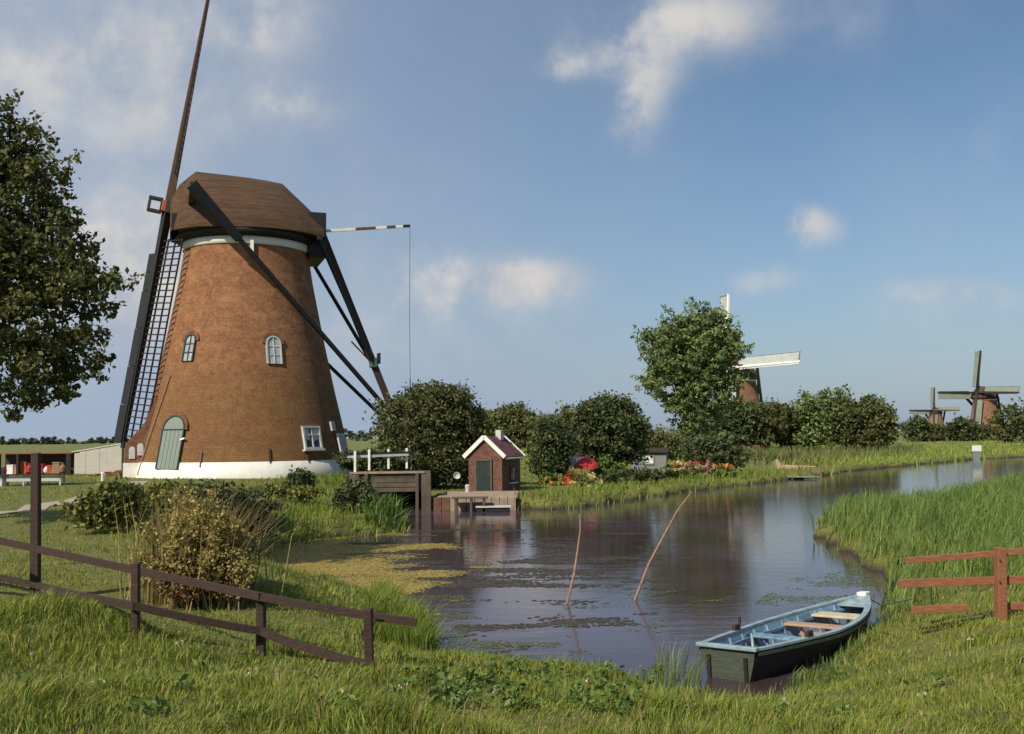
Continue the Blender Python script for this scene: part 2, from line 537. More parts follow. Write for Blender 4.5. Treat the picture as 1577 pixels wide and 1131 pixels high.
class MB:
    """collects shapes, builds ONE mesh object"""

    def __init__(s):
        s.v, s.f = [], []

    def add(s, vs, fs):
        k = len(s.v)
        s.v += [tuple(v) for v in vs]
        s.f += [tuple(i + k for i in f) for f in fs]
        return s

    def box(s, c, size, rz=0, mat=None):
        """c: centre, size: full sizes"""
        x, y, z = size[0] / 2, size[1] / 2, size[2] / 2
        vs = [Vector((a * x, b_ * y, c_ * z)) for a in (-1, 1) for b_ in (-1, 1) for c_ in (-1, 1)]
        m = mat or Matrix.Rotation(rz, 3, 'Z')
        vs = [m @ v + Vector(c) for v in vs]
        return s.add(vs, [(0, 1, 3, 2), (4, 6, 7, 5), (0, 4, 5, 1), (2, 3, 7, 6), (0, 2, 6, 4), (1, 5, 7, 3)])

    def beam(s, a, b, w, h, w2=None, h2=None, up=(0, 0, 1), jit=0):
        """box from a to b; w across, h along 'up'"""
        a, b = Vector(a), Vector(b)
        d = (b - a).normalized()
        u = Vector(up)
        side = d.cross(u)
        if side.length < 1e-4:
            side = d.cross(Vector((1, 0, 0)))
        side.normalize()
        u = side.cross(d).normalized()
        w2 = w if w2 is None else w2
        h2 = h if h2 is None else h2
        vs = []
        for p, ww, hh in ((a, w, h), (b, w2, h2)):
            for i, j in ((-1, -1), (1, -1), (1, 1), (-1, 1)):
                q = p + side * i * ww / 2 + u * j * hh / 2
                if jit:
                    q = q + Vector((random.uniform(-jit, jit), random.uniform(-jit, jit), random.uniform(-jit, jit)))
                vs.append(q)
        return s.add(vs, [(3, 2, 1, 0), (4, 5, 6, 7), (0, 1, 5, 4), (1, 2, 6, 5), (2, 3, 7, 6), (3, 0, 4, 7)])

    def tube(s, pts, r, n=8, cap=True):
        """tube through pts, r number or list"""
        pts = [Vector(p) for p in pts]
        rs = r if isinstance(r, (list, tuple)) else [r] * len(pts)
        rings = []
        k = len(s.v)
        for i, p in enumerate(pts):
            d = (pts[min(i + 1, len(pts) - 1)] - pts[max(i - 1, 0)]).normalized()
            u = d.cross(Vector((.13, .97, .2))).normalized()
            v = d.cross(u)
            for j in range(n):
                a = 2 * pi * j / n
                q = p + (u * cos(a) + v * sin(a)) * rs[i]
                s.v.append(tuple(q))
        for i in range(len(pts) - 1):
            for j in range(n):
                s.f.append((k + i * n + j, k + i * n + (j + 1) % n, k + (i + 1) * n + (j + 1) % n, k + (i + 1) * n + j))
        if cap:
            s.f.append(tuple(k + j for j in range(n))[::-1])
            s.f.append(tuple(k + (len(pts) - 1) * n + j for j in range(n)))
        return s

    def lathe(s, prof, n=64, sy=1.0, cap=True, a0=0, a1=2 * pi):
        k = len(s.v)
        full = abs(a1 - a0 - 2 * pi) < 1e-6
        m = n if full else n + 1
        for (r, z) in prof:
            for j in range(m):
                a = a0 + (a1 - a0) * j / n
                s.v.append((r * cos(a), r * sin(a) * sy, z))
        for i in range(len(prof) - 1):
            for j in range(n):
                j2 = (j + 1) % m
                s.f.append((k + i * m + j, k + i * m + j2, k + (i + 1) * m + j2, k + (i + 1) * m + j))
        if cap and full:
            s.f.append(tuple(k + j for j in range(n))[::-1])
            s.f.append(tuple(k + (len(prof) - 1) * m + j for j in range(n)))
        return s

    def prism(s, poly, mfun, t0, t1):
        """poly: 2d points; mfun(u, v, w) -> 3d; extruded from w=t0 to w=t1"""
        n = len(poly)
        vs = [mfun(u, v, t0) for u, v in poly] + [mfun(u, v, t1) for u, v in poly]
        fs = [tuple(range(n))[::-1], tuple(range(n, 2 * n))]
        fs += [(i, (i + 1) % n, n + (i + 1) % n, n + i) for i in range(n)]
        return s.add(vs, fs)

    def build(s, name, mat, parent=None, smooth=False, bevel=0, kind=None):
        me = bpy.data.meshes.new(name)
        me.from_pydata(s.v, [], s.f)
        me.validate()
        me.materials.append(mat)
        if smooth:
            me.polygons.foreach_set('use_smooth', [True] * len(me.polygons))
        me.update()
        import bmesh
        bm = bmesh.new()
        bm.from_mesh(me)
        bmesh.ops.recalc_face_normals(bm, faces=bm.faces)
        bm.to_mesh(me)
        bm.free()
        o = bpy.data.objects.new(name, me)
        COL.objects.link(o)
        if parent:
            o.parent = parent
        if bevel:
            md = o.modifiers.new('bevel', 'BEVEL')
            md.width = bevel
            md.segments = 2
            md.limit_method = 'ANGLE'
        if smooth == 'auto':
            try:
                me.set_sharp_from_angle(angle=R(35))
            except Exception:
                pass
        if kind:
            o['kind'] = kind
        return o


def empty(name, loc, rz=0, label=None, cat=None, group=None):
    o = bpy.data.objects.new(name, None)
    COL.objects.link(o)
    o.location = loc
    o.rotation_euler = (0, 0, rz)
    o.empty_display_size = .3
    return tag(o, label, cat, group)


# ------------------------------------------------------------------ noise + terrain
def vnoise(x, y, sc_=1.0, seed=0):
    x = np.asarray(x, float) * sc_ + seed * 17.3
    y = np.asarray(y, float) * sc_ + seed * 9.1
    xi, yi = np.floor(x), np.floor(y)
    xf, yf = x - xi, y - yi
    xf = xf * xf * (3 - 2 * xf)
    yf = yf * yf * (3 - 2 * yf)

    def h(a, b):
        q = np.sin(a * 127.1 + b * 311.7 + seed * 74.7) * 43758.5453
        return q - np.floor(q)
    return (h(xi, yi) * (1 - xf) + h(xi + 1, yi) * xf) * (1 - yf) + (h(xi, yi + 1) * (1 - xf) + h(xi + 1, yi + 1) * xf) * yf


def fbm(x, y, s=1.0, seed=0, o=4):
    t, a, n = 0, 1, 0
    for i in range(o):
        t = t + a * vnoise(x, y, s * 2 ** i, seed + i)
        n += a
        a *= .5
    return t / n


SHORE_PX = [(381, 862), (400, 895), (430, 907), (513, 917), (579, 932), (622, 952), (650, 985), (668, 1012), (731, 1026), (807, 1040),
            (909, 1046), (995, 1052), (1051, 1075), (1100, 1100), (1150, 1098), (1215, 1068), (1290, 1010), (1345, 965), (1356, 930),
            (1362, 900), (1340, 872), (1295, 852), (1266, 836), (1262, 815), (1285, 800), (1340, 796), (1400, 793), (1450, 784),
            (1500, 768), (1577, 747), (1800, 712), (2300, 693),
            (2300, 688), (1800, 698), (1577, 704), (1500, 708), (1400, 717), (1300, 727), (1262, 734), (1180, 743), (1100, 753), (1000, 766),
            (930, 777), (870, 785), (800, 786), (690, 786), (655, 786), (650, 776), (600, 774), (574, 782), (572, 797), (618, 812), (600, 822), (560, 826), (480, 833),
            (420, 843), (388, 852)]
SHORE = np.array([[*G(px, py, 0.0)[:2]] for px, py in SHORE_PX])


def sdist(x, y):
    """signed distance to the water polygon: positive on land"""
    x, y = np.asarray(x, float).ravel(), np.asarray(y, float).ravel()
    out = np.empty_like(x)
    a = SHORE
    b = np.roll(SHORE, -1, 0)
    for k in range(0, len(x), 100000):
        px, py = x[k:k + 100000], y[k:k + 100000]
        best = np.full(len(px), 1e9)
        ins = np.zeros(len(px), bool)
        for (ax, ay), (bx, by) in zip(a, b):
            dx, dy = bx - ax, by - ay
            t = np.clip(((px - ax) * dx + (py - ay) * dy) / (dx * dx + dy * dy), 0, 1)
            d2 = (px - ax - t * dx) ** 2 + (py - ay - t * dy) ** 2
            best = np.minimum(best, d2)
            c = ((ay > py) != (by > py)) & (px < (bx - ax) * (py - ay) / (by - ay + 1e-12) + ax)
            ins ^= c
        d = np.sqrt(best)
        out[k:k + 100000] = np.where(ins, -d, d)
    return out


CTRL_PX = [(55, 930, 1.6), (213, 985, 1.35), (402, 1015, 1.0), (570, 1025, .5), (0, 1112, 1.65), (400, 1112, 1.45), (800, 1112, .95), (1200, 1112, .8),
           (1540, 960, .85), (1577, 1112, 1.15), (1450, 1020, .8), (1450, 850, .4), (1577, 800, .5), (1420, 910, .5),
           (365, 735, 1.3), (200, 735, 1.3), (520, 728, 1.3), (300, 738, 1.3), (450, 738, 1.25), (60, 790, 1.35), (0, 760, 1.3), (150, 760, 1.3), (150, 880, 1.25), (300, 935, .95), (170, 822, 1.2),
           (480, 800, .5), (420, 790, .75), (540, 790, .3), (350, 780, 1.0), (900, 760, .45), (1000, 745, .45), (860, 762, .45), (765, 757, .5), (700, 757, .5),
           (1180, 735, .35), (1100, 735, .4)]
CTRL = [(*G(px, py, z)[:2], z) for px, py, z in CTRL_PX]
CTRL += [(0, 0, 1.6), (-4, 2, 1.65), (4, 2, 1.5), (0, -20, 1.6), (-30, 10, 1.3), (30, 10, .9), (-25, 75, 1.0), (-45, 60, 1.1), (-10, 75, .8), (10, 90, .45), (40, 100, .4),
         (60, 140, .4), (120, 200, .4), (0, 200, .4), (-100, 200, .4), (-60, 30, 1.2), (45, 40, .7), (90, 80, .6), (150, 60, .5), (-200, 0, .6), (300, 300, .4), (-300, 400, .4), (0, 900, .4)]
CTRL = np.array(CTRL)


def target_h(x, y):
    num = np.zeros(len(x))
    den = np.zeros(len(x))
    for cx, cy, cz in CTRL:
        r = np.sqrt(cx * cx + cy * cy)
        w = 1 / (((x - cx) ** 2 + (y - cy) ** 2) / (1 + .004 * r * r) + .3) ** 1.6
        num += w * cz
        den += w
    return num / den


def ground_z(x, y, sd=None):
    x, y = np.asarray(x, float).ravel(), np.asarray(y, float).ravel()
    r = np.hypot(x, y)
    if sd is None:
        sd = sdist(x, y)
    wob = (fbm(x, y, 1.3, 3, 3) - .5) * .5 * np.clip(r / 12, .6, 4)
    d = sd + wob
    t = target_h(x, y)
    far = np.clip((r - 300) / 300, 0, 1)
    t = t * (1 - far) + .4 * far
    slope = np.where((r < 24) & (x > -2), .26, .42)
    up = np.where(r < 24, .07, .14) + np.clip(d, 0, None) * slope
    up = np.minimum(up, t)
    k = np.clip(d / .25 + .3, 0, 1)
    z = -.5 * (1 - k) + up * k
    z = np.where(d < -.08, np.maximum(-.9, d * 1.2 - .25), z)
    near = np.clip(1 - r / 80, 0, 1)
    z = z + np.where(d > .4, (fbm(x, y, .9, 11, 3) - .5) * .10 * near, 0)
    return z


def gz(x, y):
    return float(ground_z([x], [y])[0])


def GP(px, py):
    """where the sight line through a pixel meets the terrain"""
    d = ray(px, py)
    ts = np.concatenate([np.linspace(4, 60, 600), np.linspace(60, 1500, 1500)[1:]])
    x, y, z = EYE.x + d.x * ts, EYE.y + d.y * ts, EYE.z + d.z * ts
    h = np.maximum(ground_z(x, y), 0)
    i = np.argmax(z < h)
    if not (z < h).any():
        i = len(ts) - 1
    return Vector((x[i], y[i], h[i]))


def on_ground(px, D):
    """ground point in the column px at depth D"""
    p = P(px, 672, D)
    return Vector((p.x, p.y, gz(p.x, p.y)))


# terrain sheet (fan shaped grid around the camera)
na = 560
ang = np.concatenate([np.linspace(-180, -42, 60)[:-1], np.linspace(-42, 42, na), np.linspace(42, 180, 60)[1:]]) * pi / 180
rad = np.concatenate([[0.02, 1, 2, 3], np.geomspace(4, 170, 620), np.geomspace(175, 7000, 70)])
AA, RR = np.meshgrid(ang, rad)
X, Y = (RR * np.sin(AA)).ravel(), (RR * np.cos(AA)).ravel()
Z = ground_z(X, Y)
ni, nj = len(rad), len(ang)
idx = np.arange(ni * nj).reshape(ni, nj)
a, b, c, d = idx[:-1, :-1].ravel(), idx[:-1, 1:].ravel(), idx[1:, 1:].ravel(), idx[1:, :-1].ravel()
tr = np.concatenate([np.stack([a, c, b], 1), np.stack([a, d, c], 1)])
ground = arrays('ground', np.stack([X, Y, Z], 1), tr, M['ground'], None, True)
tag(ground, 'green polder meadow and grassy canal banks', kind='structure')

wm = MB().add([(-60, 3, 0), (500, 3, 0), (500, 420, 0), (-60, 420, 0)], [(0, 1, 2, 3)])
water = wm.build('water', M['water'])
tag(water, 'dark purple-grey canal water with soft reflections', kind='structure')


def strip(name, pts, width, mat, lift=.02):
    vs, fs = [], []
    fine = []
    for p, q in zip(pts[:-1], pts[1:]):
        n = max(2, int((q - p).length / .8))
        for i in range(n):
            fine.append(p.lerp(q, i / n))
    fine.append(pts[-1])
    m = 5
    for i, p in enumerate(fine):
        d = (fine[min(i + 1, len(fine) - 1)] - fine[max(i - 1, 0)])
        d.z = 0
        d.normalize()
        n = Vector((d.y, -d.x, 0))
        for j in range(m):
            o = (j / (m - 1) - .5) * width * (1 + .12 * sin(i * 1.7 + j))
            q = p + n * o
            vs.append((q.x, q.y, gz(q.x, q.y) + lift))
    for i in range(len(fine) - 1):
        for j in range(m - 1):
            k = i * m + j
            fs.append((k, k + 1, k + m + 1, k + m))
    return MB().add(vs, fs).build(name, mat)


PATH = [GP(-260, 812), GP(-80, 802), GP(0, 791), GP(60, 780), GP(120, 771), GP(185, 757), GP(215, 742)]
path = strip('path', PATH, .8, M['gravel'])
tag(path, 'narrow pale gravel path leading to the windmill', kind='structure')

# ------------------------------------------------------------------ vegetation helpers


def leaf_cloud(blobs, n, size, seed, flat=.35, clump=.32, aspect=1.7, hollow=.45, zmin=None, per=26, spray=.9, rise=0):
    """leaves gathered in sprays through a set of ellipsoids (x,y,z,rx,ry,rz)"""
    g = np.random.default_rng(seed)
    vol = np.array([b[3] * b[4] * b[5] for b in blobs]) ** (2 / 3)
    nc = max(1, n // per)
    pick = g.choice(len(blobs), nc, p=vol / vol.sum())
    B = np.array(blobs)[pick]
    d = g.normal(size=(nc, 3))
    d /= np.linalg.norm(d, axis=1)[:, None]
    rr = hollow + (1 - hollow) * g.random(nc) ** .6
    ph = g.random((len(blobs), 3))[pick] * 6.28
    lump = np.sin(d[:, 0] * 4.1 + ph[:, 0]) * np.sin(d[:, 1] * 3.7 + ph[:, 1]) + np.sin(d[:, 2] * 5.3 + ph[:, 2] + d[:, 0] * 3)
    rr *= 1 + .17 * lump + .12 * g.normal(size=nc)
    cc = B[:, :3] + d * rr[:, None] * B[:, 3:6]
    cs = clump * (.5 + g.random(nc))
    base = np.repeat(np.arange(nc), per)
    m = len(base)
    off = g.normal(size=(m, 3)) * .5 * cs[base][:, None]
    # sprays are drawn outwards
    k_ = (g.random(m) * cs[base] * spray)[:, None]
    if spray > 1:
        off *= (1 - .6 * np.clip(k_ / (cs[base] * spray)[:, None], 0, 1))
    off += (d[base] + np.array([0, 0, rise])) * k_
    off[:, 2] *= .7
    p = cc[base] + off
    if zmin is not None:
        p = p[p[:, 2] > zmin]
        m = len(p)
    nn = g.normal(size=(m, 3))
    nn[:, 2] += flat
    nn /= np.linalg.norm(nn, axis=1)[:, None]
    u = np.cross(nn, g.normal(size=(m, 3)))
    u /= np.linalg.norm(u, axis=1)[:, None] + 1e-9
    v = np.cross(nn, u)
    s = size * (.55 + .9 * g.random(m))[:, None]
    a = p - u * s * .5 * aspect
    b = p + v * s * .5
    c = p + u * s * .5 * aspect
    e = p - v * s * .5
    verts = np.stack([a, b, c, e], 1).reshape(-1, 3)
    k = np.arange(m) * 4
    tris = np.concatenate([np.stack([k, k + 1, k + 2], 1), np.stack([k, k + 2, k + 3], 1)])
    return verts, tris


def limbs(mb, base, height, blobs, r0, seed, nb=7, lean=(0, 0)):
    rnd = random.Random(seed)
    top = Vector((base[0] + lean[0], base[1] + lean[1], base[2] + height))
    pts = []
    for i in range(7):
        t = i / 6
        p = Vector(base).lerp(top, t)
        pts.append(p + Vector((rnd.uniform(-1, 1), rnd.uniform(-1, 1), 0)) * .03 * height * (t > 0))
    mb.tube(pts, [r0 * (1.35 if i == 0 else 1) * (1 - .75 * i / 6) for i in range(7)], 9)
    for k in range(nb):
        b = blobs[k % len(blobs)]
        t = rnd.uniform(.35, .85)
        s = pts[int(t * 6)]
        e = Vector((b[0], b[1], b[2])) + Vector((rnd.uniform(-.6, .6) * b[3], rnd.uniform(-.6, .6) * b[4], rnd.uniform(-.2, .7) * b[5]))
        m = s.lerp(e, .5) + Vector((rnd.uniform(-.1, .1), rnd.uniform(-.1, .1), -.05)) * height * .4
        r = r0 * .38
        mb.tube([s, m, e], [r, r * .6, r * .15], 6)
        for _ in range(3):
            e2 = e + Vector((rnd.uniform(-1, 1) * b[3], rnd.uniform(-1, 1) * b[4], rnd.uniform(-.4, 1) * b[5])) * .6
            mb.tube([m, m.lerp(e2, .5) + Vector((0, 0, .1)), e2], [r * .5, r * .3, r * .08], 5)


def tree(name, loc, blobs, n, leaf, mats, trunk_h, trunk_r, label, cat='tree', group=None, seed=1, lean=(0, 0), clump=.32, nb=8, hollow=.45, zmin=.15, per=26, aspect=1.7, spray=.9, rise=0):
    """blobs are relative to loc"""
    root = empty(name, loc, 0, label, cat, group)
    if trunk_h:
        mb = MB()
        limbs(mb, (0, 0, -.2), trunk_h, blobs, trunk_r, seed, nb, lean)
        mb.build('trunk', M['bark'], root, True)
    v, t = leaf_cloud(blobs, n, leaf, seed, clump=clump, hollow=hollow, zmin=zmin, per=per, aspect=aspect, spray=spray, rise=rise)
    cr = arrays('crown' if cat == 'tree' else 'foliage', v, t, mats, root)
    return root


def px_blobs(base, D, items, depth=None, lumps=True):
    """items: (px, py, half width px, half height px[, dD]) -> blobs relative to base"""
    out_ = []
    for it in items:
        px, py, hw, hh = it[:4]
        dD = it[4] if len(it) > 4 else 0
        p = P(px, py, D + dD) - Vector(base)
        s = (D + dD) / FPX
        out_.append((p.x, p.y, p.z, hw * s, (depth or hw * s), hh * s))
        if lumps and hw > 13:
            gq = random.Random(int(px * 7 + py * 13))
            for _ in range(4):
                a = gq.uniform(-.25, pi + .25)
                k = gq.uniform(.16, .34)
                e_ = gq.uniform(.82, 1.12)
                out_.append((p.x + cos(a) * hw * s * e_, p.y + gq.uniform(-.6, .3) * hw * s, p.z + sin(a) * hh * s * e_, hw * s * k, hw * s * k, hh * s * k * gq.uniform(1, 1.6)))
    return out_


def blades(name, pts, h, w, mat, lean=.35, seed=0, parent=None, segs=2, wind=(.12, 0), comb=.55):
    """grass blades: pts (N,3), h (N), w (N)"""
    g = np.random.default_rng(seed)
    n = len(pts)
    a = g.random(n) * 2 * pi
    sx, sy = np.cos(a), np.sin(a)
    b = a + pi / 2 + g.normal(size=n) * .5
    ln = np.abs(g.normal(size=n)) * lean * h
    lx, ly = np.cos(b) * ln + wind[0] * h, np.sin(b) * ln + wind[1] * h
    # tufts lean together
    fa = fbm(pts[:, 0], pts[:, 1], 1.6, 61, 2) * 4 * pi
    fm = comb * h * fbm(pts[:, 0], pts[:, 1], 2.3, 67, 2)
    lx, ly = lx + np.cos(fa) * fm, ly + np.sin(fa) * fm
    p = pts.copy()
    p[:, 2] -= .02
    L = np.stack([p[:, 0] - sx * w / 2, p[:, 1] - sy * w / 2, p[:, 2]], 1)
    Q = np.stack([p[:, 0] + sx * w / 2, p[:, 1] + sy * w / 2, p[:, 2]], 1)
    if segs == 1:
        T = np.stack([p[:, 0] + lx, p[:, 1] + ly, p[:, 2] + h], 1)
        v = np.stack([L, Q, T], 1).reshape(-1, 3)
        k = np.arange(n) * 3
        t = np.stack([k, k + 1, k + 2], 1)
    else:
        mx, my, mz = p[:, 0] + lx * .35, p[:, 1] + ly * .35, p[:, 2] + h * .6
        ML = np.stack([mx - sx * w * .38, my - sy * w * .38, mz], 1)
        MR = np.stack([mx + sx * w * .38, my + sy * w * .38, mz], 1)
        T = np.stack([p[:, 0] + lx, p[:, 1] + ly, p[:, 2] + h * .98 - ln * .2], 1)
        v = np.stack([L, Q, ML, MR, T], 1).reshape(-1, 3)
        k = np.arange(n) * 5
        t = np.concatenate([np.stack([k, k + 1, k + 3], 1), np.stack([k, k + 3, k + 2], 1), np.stack([k + 2, k + 3, k + 4], 1)])
    return arrays(name, v, t, mat, parent)

# ------------------------------------------------------------------ windmills
PROF = [(5.86, -1.0), (5.78, 0), (5.63, .75), (5.40, 1.8), (5.13, 3), (4.77, 4.5), (4.45, 6), (4.13, 7.5), (3.84, 9), (3.55, 10.5), (3.28, 12.3), (3.26, 12.9)]


def prof_r(z):
    for (r0, z0), (r1, z1) in zip(PROF[:-1], PROF[1:]):
        if z0 <= z <= z1:
            return r0 + (r1 - r0) * (z - z0) / (z1 - z0)
    return PROF[-1][0]


CAPST = [(-4.05, 1.5, 14.8), (-3.6, 2.3, 15.7), (-2.75, 3.1, 16.5), (-1.4, 3.6, 16.44), (0, 3.8, 16.36), (1.0, 3.75, 16.27), (1.85, 3.55, 16.15), (3.0, 2.9, 15.1), (3.95, 2.1, 14.2)]
SEC = [(0, 1), (.10, .975), (.3, .87), (.55, .66), (.8, .38), (.97, .12), (1, 0)]


def cap_mesh(inset=0.0, z0=12.85):
    mb = MB()
    n = len(SEC) * 2 - 1
    vs = []
    for (x, w, top) in CAPST:
        ring = [(-u * (w - inset), v) for u, v in SEC[::-1]] + [(u * (w - inset), v) for u, v in SEC[1:]]
        for (y, v) in ring:
            vs.append((x, y, z0 + (top - z0) * v))
    fs = []
    for i in range(len(CAPST) - 1):
        for j in range(n - 1):
            k = i * n + j
            fs.append((k, k + 1, k + n + 1, k + n))
        fs.append((i * n, (i + 1) * n, (i + 1) * n + n - 1, i * n + n - 1))
    fs.append(tuple(range(n)))
    k = (len(CAPST) - 1) * n
    fs.append(tuple(range(k, k + n))[::-1])
    return mb.add(vs, fs)


def sail(root, H, th, pitch, mats, full=True, length=13.1, board=True, lat_w=1.9, cloth=None, step=.42, flip=1, board_w=.5, thick=1.0, bar=.045):
    la = R(9.3)
    n_ = Vector((-cos(la), 0, sin(la)))
    e1 = Vector((sin(la), 0, cos(la)))
    e2 = Vector((0, 1, 0))
    d = e1 * cos(th) + e2 * sin(th)
    q0 = (e2 * cos(th) - e1 * sin(th)) * flip
    p = R(pitch)
    q = q0 * cos(p) - n_ * sin(p)
    f = q0 * sin(p) + n_ * cos(p)
    s = MB()
    s.beam(H, H + d * length, .36 * thick, .46 * thick, .16 * thick, .18 * thick, up=f).build('stock', mats['stock'], root, bevel=.02)
    sl = root
    if board:
        w = MB()
        for i in range(5):
            a0 = 2.6 + i * (length - 2.8) / 5
            a1 = a0 + (length - 2.8) / 5 - .03
            w.beam(H + d * a0 - q * (.02 + board_w / 2) + f * .02, H + d * a1 - q * (-.02 + board_w / 2) + f * .02, board_w, .30 if board_w > .6 else .05 * thick, up=f)
        w.build('wind_board', mats['board'], root)
    lt = MB()
    a = 1.9
    th_ = bar * thick
    while a < length - .05:
        lt.beam(H + d * a - q * .1, H + d * a + q * lat_w, th_, th_, up=f)
        a += step
    for k in (1, 2, 3):
        c = q * (lat_w * k / 3)
        lt.beam(H + d * 1.8 + c, H + d * (length - .1) + c, th_, th_ * 1.3, up=f)
    lt.build('lattice', mats['lattice'], root)
    if cloth:
        MB().beam(H + d * 2.3 + q * lat_w * .5 + f * .05, H + d * (length - .4) + q * lat_w * .5 + f * .05, lat_w * .94, .02, up=f).build('sail_cloth', cloth, root)


MILL_PART_MATS = dict(stock=M['stock'], board=M['black'], lattice=M['black'])


def make_mill(name, loc, yaw, label, main=False, th0=0.0, mats=MILL_PART_MATS, brick=None, beam=None, scale=1.0, cloth=None, nseg=40, group=None, thick=1.0):
    root = empty(name, loc, yaw, label, 'windmill', group)
    root.scale = (scale,) * 3
    brick = brick or M['brick']
    beam = beam or M['black']
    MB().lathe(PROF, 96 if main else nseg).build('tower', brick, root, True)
    MB().lathe([(3.36, 12.05), (3.42, 12.1), (3.46, 12.44), (3.3, 12.46)], 72 if main else nseg, cap=False).build('curb_ring', M['white'], root, True)
    MB().lathe([(3.5, 12.50), (3.68, 12.50), (3.76, 12.95), (3.2, 13.0)], 72 if main else nseg, cap=True).build('cap_skirt', beam, root, True)
    cap_mesh().build('cap', M['thatch'], root, 'auto')
    # ridge and rear boarding
    MB().box((3.62, 0, 13.05), (.95, 3.3, 2.5)).build('rear_boarding', beam, root, bevel=.03)
    H = Vector((-4.15, 0, 14.42))
    la = R(9.3)
    n_ = Vector((-cos(la), 0, sin(la)))
    MB().beam(H - n_ * 1.6, H + n_ * .32, .62, .62).build('windshaft', M['red_shaft'], root, bevel=.04)
    bd = MB()
    # front weather boards under the cap nose
    bd.box((-3.8, 0, 13.3), (.35, 3.6, .9)).build('breast_beam', beam, root)
    if main:
        fr = MB()
        c0 = H + n_ * .32
        e1 = Vector((sin(la), 0, cos(la)))
        for s in (-1, 1):
            fr.beam(c0 + e1 * s * .34 - n_ * .0, c0 + e1 * s * .34 + n_ * .72, .5, .13)
        fr.beam(c0 + n_ * .66 - e1 * .4, c0 + n_ * .66 + e1 * .4, .5, .13, up=n_)
        fr.beam(c0 + n_ * .05 - e1 * .4, c0 + n_ * .05 + e1 * .4, .5, .10, up=n_)
        fr.build('empty_stock_mortise', M['iron'], root, bevel=.01)
        sail_root_a = MB().beam(H - n_ * .1, H + n_ * .1, .7, .7).build('sail', M['iron'], root)
        sail(sail_root_a, H, 0, 4, mats, step=.36, lat_w=.75, flip=-1, board_w=.14)
        sail_root_b = MB().beam(H - n_ * .12, H + n_ * .12, .66, .66).build('sail', M['iron'], root)
        sail(sail_root_b, H, pi, 32, dict(stock=M['black'], board=M['black'], lattice=M['black']), flip=1, lat_w=2.0, board_w=.72, step=.34, bar=.06)
    else:
        for k in range(4):
            sr = MB().beam(H - n_ * (.1 + .01 * k), H + n_ * .1, .7, .7).build('sail', beam, root)
            sail(sr, H, th0 + k * pi / 2, 14, mats, step=.6, cloth=cloth, thick=thick, length=14.2 if thick < 1.7 else 13.1)
    # tail pole and braces
    T = 1.6 * thick if not main else 1
    foot = Vector((9.1, 0, 1.0))
    tp0 = Vector((3.9, 0, 13.9))
    MB().beam(tp0, foot, .30 * T, .42 * T, .26 * T, .34 * T).build('tail_pole', beam if not main else M['fence_dark'], root, bevel=.02)
    sp = Vector((-3.0, 0, 14.35))
    if main:
        MB().beam(sp + Vector((0, -5.6, 0)), sp + Vector((0, 5.6, 0)), .34, .4).build('long_cross_beam', beam, root, bevel=.02)
    for s in (-1, 1):
        a = sp + Vector((0, s * 5.5, 0))
        b = Vector((9.0, s * 1.0, 1.9))
        br = MB().beam(a, b, .20 * T, .22 * T, .18 * T, .19 * T)
        o = br.build('long_brace', beam, root)
        if main:
            m = a.lerp(b, .19)
            MB().beam(a - (m - a) * .04, m, .28, .56, .24, .42).build('brace_shoe', beam, o, bevel=.02)
        a = Vector((3.6, s * 2.4, 12.7))
        MB().beam(a, tp0.lerp(foot, .62) + Vector((0, s * .15, 0)), .16 * T, .18 * T).build('short_brace', beam, root)
    MB().beam((3.6, -2.6, 12.75), (3.6, 2.6, 12.75), .3, .3).build('short_cross_beam', beam, root)
    if main:
        pc = tp0.lerp(foot, .60)
        cl = MB().box(pc, (.35, .6, .55)).build('winch_collar', M['sail_green'], root, bevel=.02)
        MB().box(pc + Vector((.32, 0, .25)), (.12, .5, .6)).build('ladder_hook', beam, root)
        MB().beam(pc + Vector((-.1, 0, 0)), Vector((7.35, -.1, 8.55)) + Vector((-1.6, 0, -1.2)), .07, .07).build('stay', beam, root)
        # brake lever in black and white lengths
        l0, l1 = Vector((3.9, .25, 13.62)), Vector((9.25, .25, 14.25))
        segs = [(0, .42, 'white'), (.42, .56, 'black'), (.56, .66, 'white'), (.66, .80, 'black'), (.80, .93, 'white'), (.93, 1.0, 'black')]
        segs = [(0, .40, 'white'), (.40, .62, 'stock'), (.62, .74, 'white'), (.74, .84, 'stock'), (.84, .92, 'white'), (.92, 1.0, 'black')]
        for s0, s1, mm in segs:
            MB().beam(l0.lerp(l1, s0), l0.lerp(l1, s1), .13, .15).build('brake_lever', M[mm], root)
        MB().tube([l1, Vector((9.2, .2, 9)), Vector((9.22, .22, 5.2))], .016, 5).build('brake_rope', M['rope'], root)
        MB().tube([Vector((9.22, .22, 5.2)), Vector((9.25, .2, 3.4)), Vector((9.2, .2, .6))], .035, 6).build('brake_rope', M['rope'], root)
    return root


D_MILL = 55.0
mc = P(378, 735, D_MILL)
mc.z = 1.3
YAW = R(19)
mill = make_mill('windmill', mc, YAW, 'large near brick tower windmill with thatched cap and one upright pair of sails', main=True)
CAMA = math.atan2(-mc.y, -mc.x)          # world direction from the mill axis to the camera


def wall_frame(phi, z):
    """frame on the tower wall: phi to the right of the camera-facing line (degrees)"""
    a = CAMA + R(phi) - YAW
    dz = .3
    r0, r1 = prof_r(z - dz), prof_r(z + dz)
    p = Vector((prof_r(z) * cos(a), prof_r(z) * sin(a), z))
    t = Vector((-sin(a), cos(a), 0))
    up = (Vector((r1 * cos(a), r1 * sin(a), z + dz)) - Vector((r0 * cos(a), r0 * sin(a), z - dz))).normalized()
    n = t.cross(up).normalized()
    return p, t, up, n


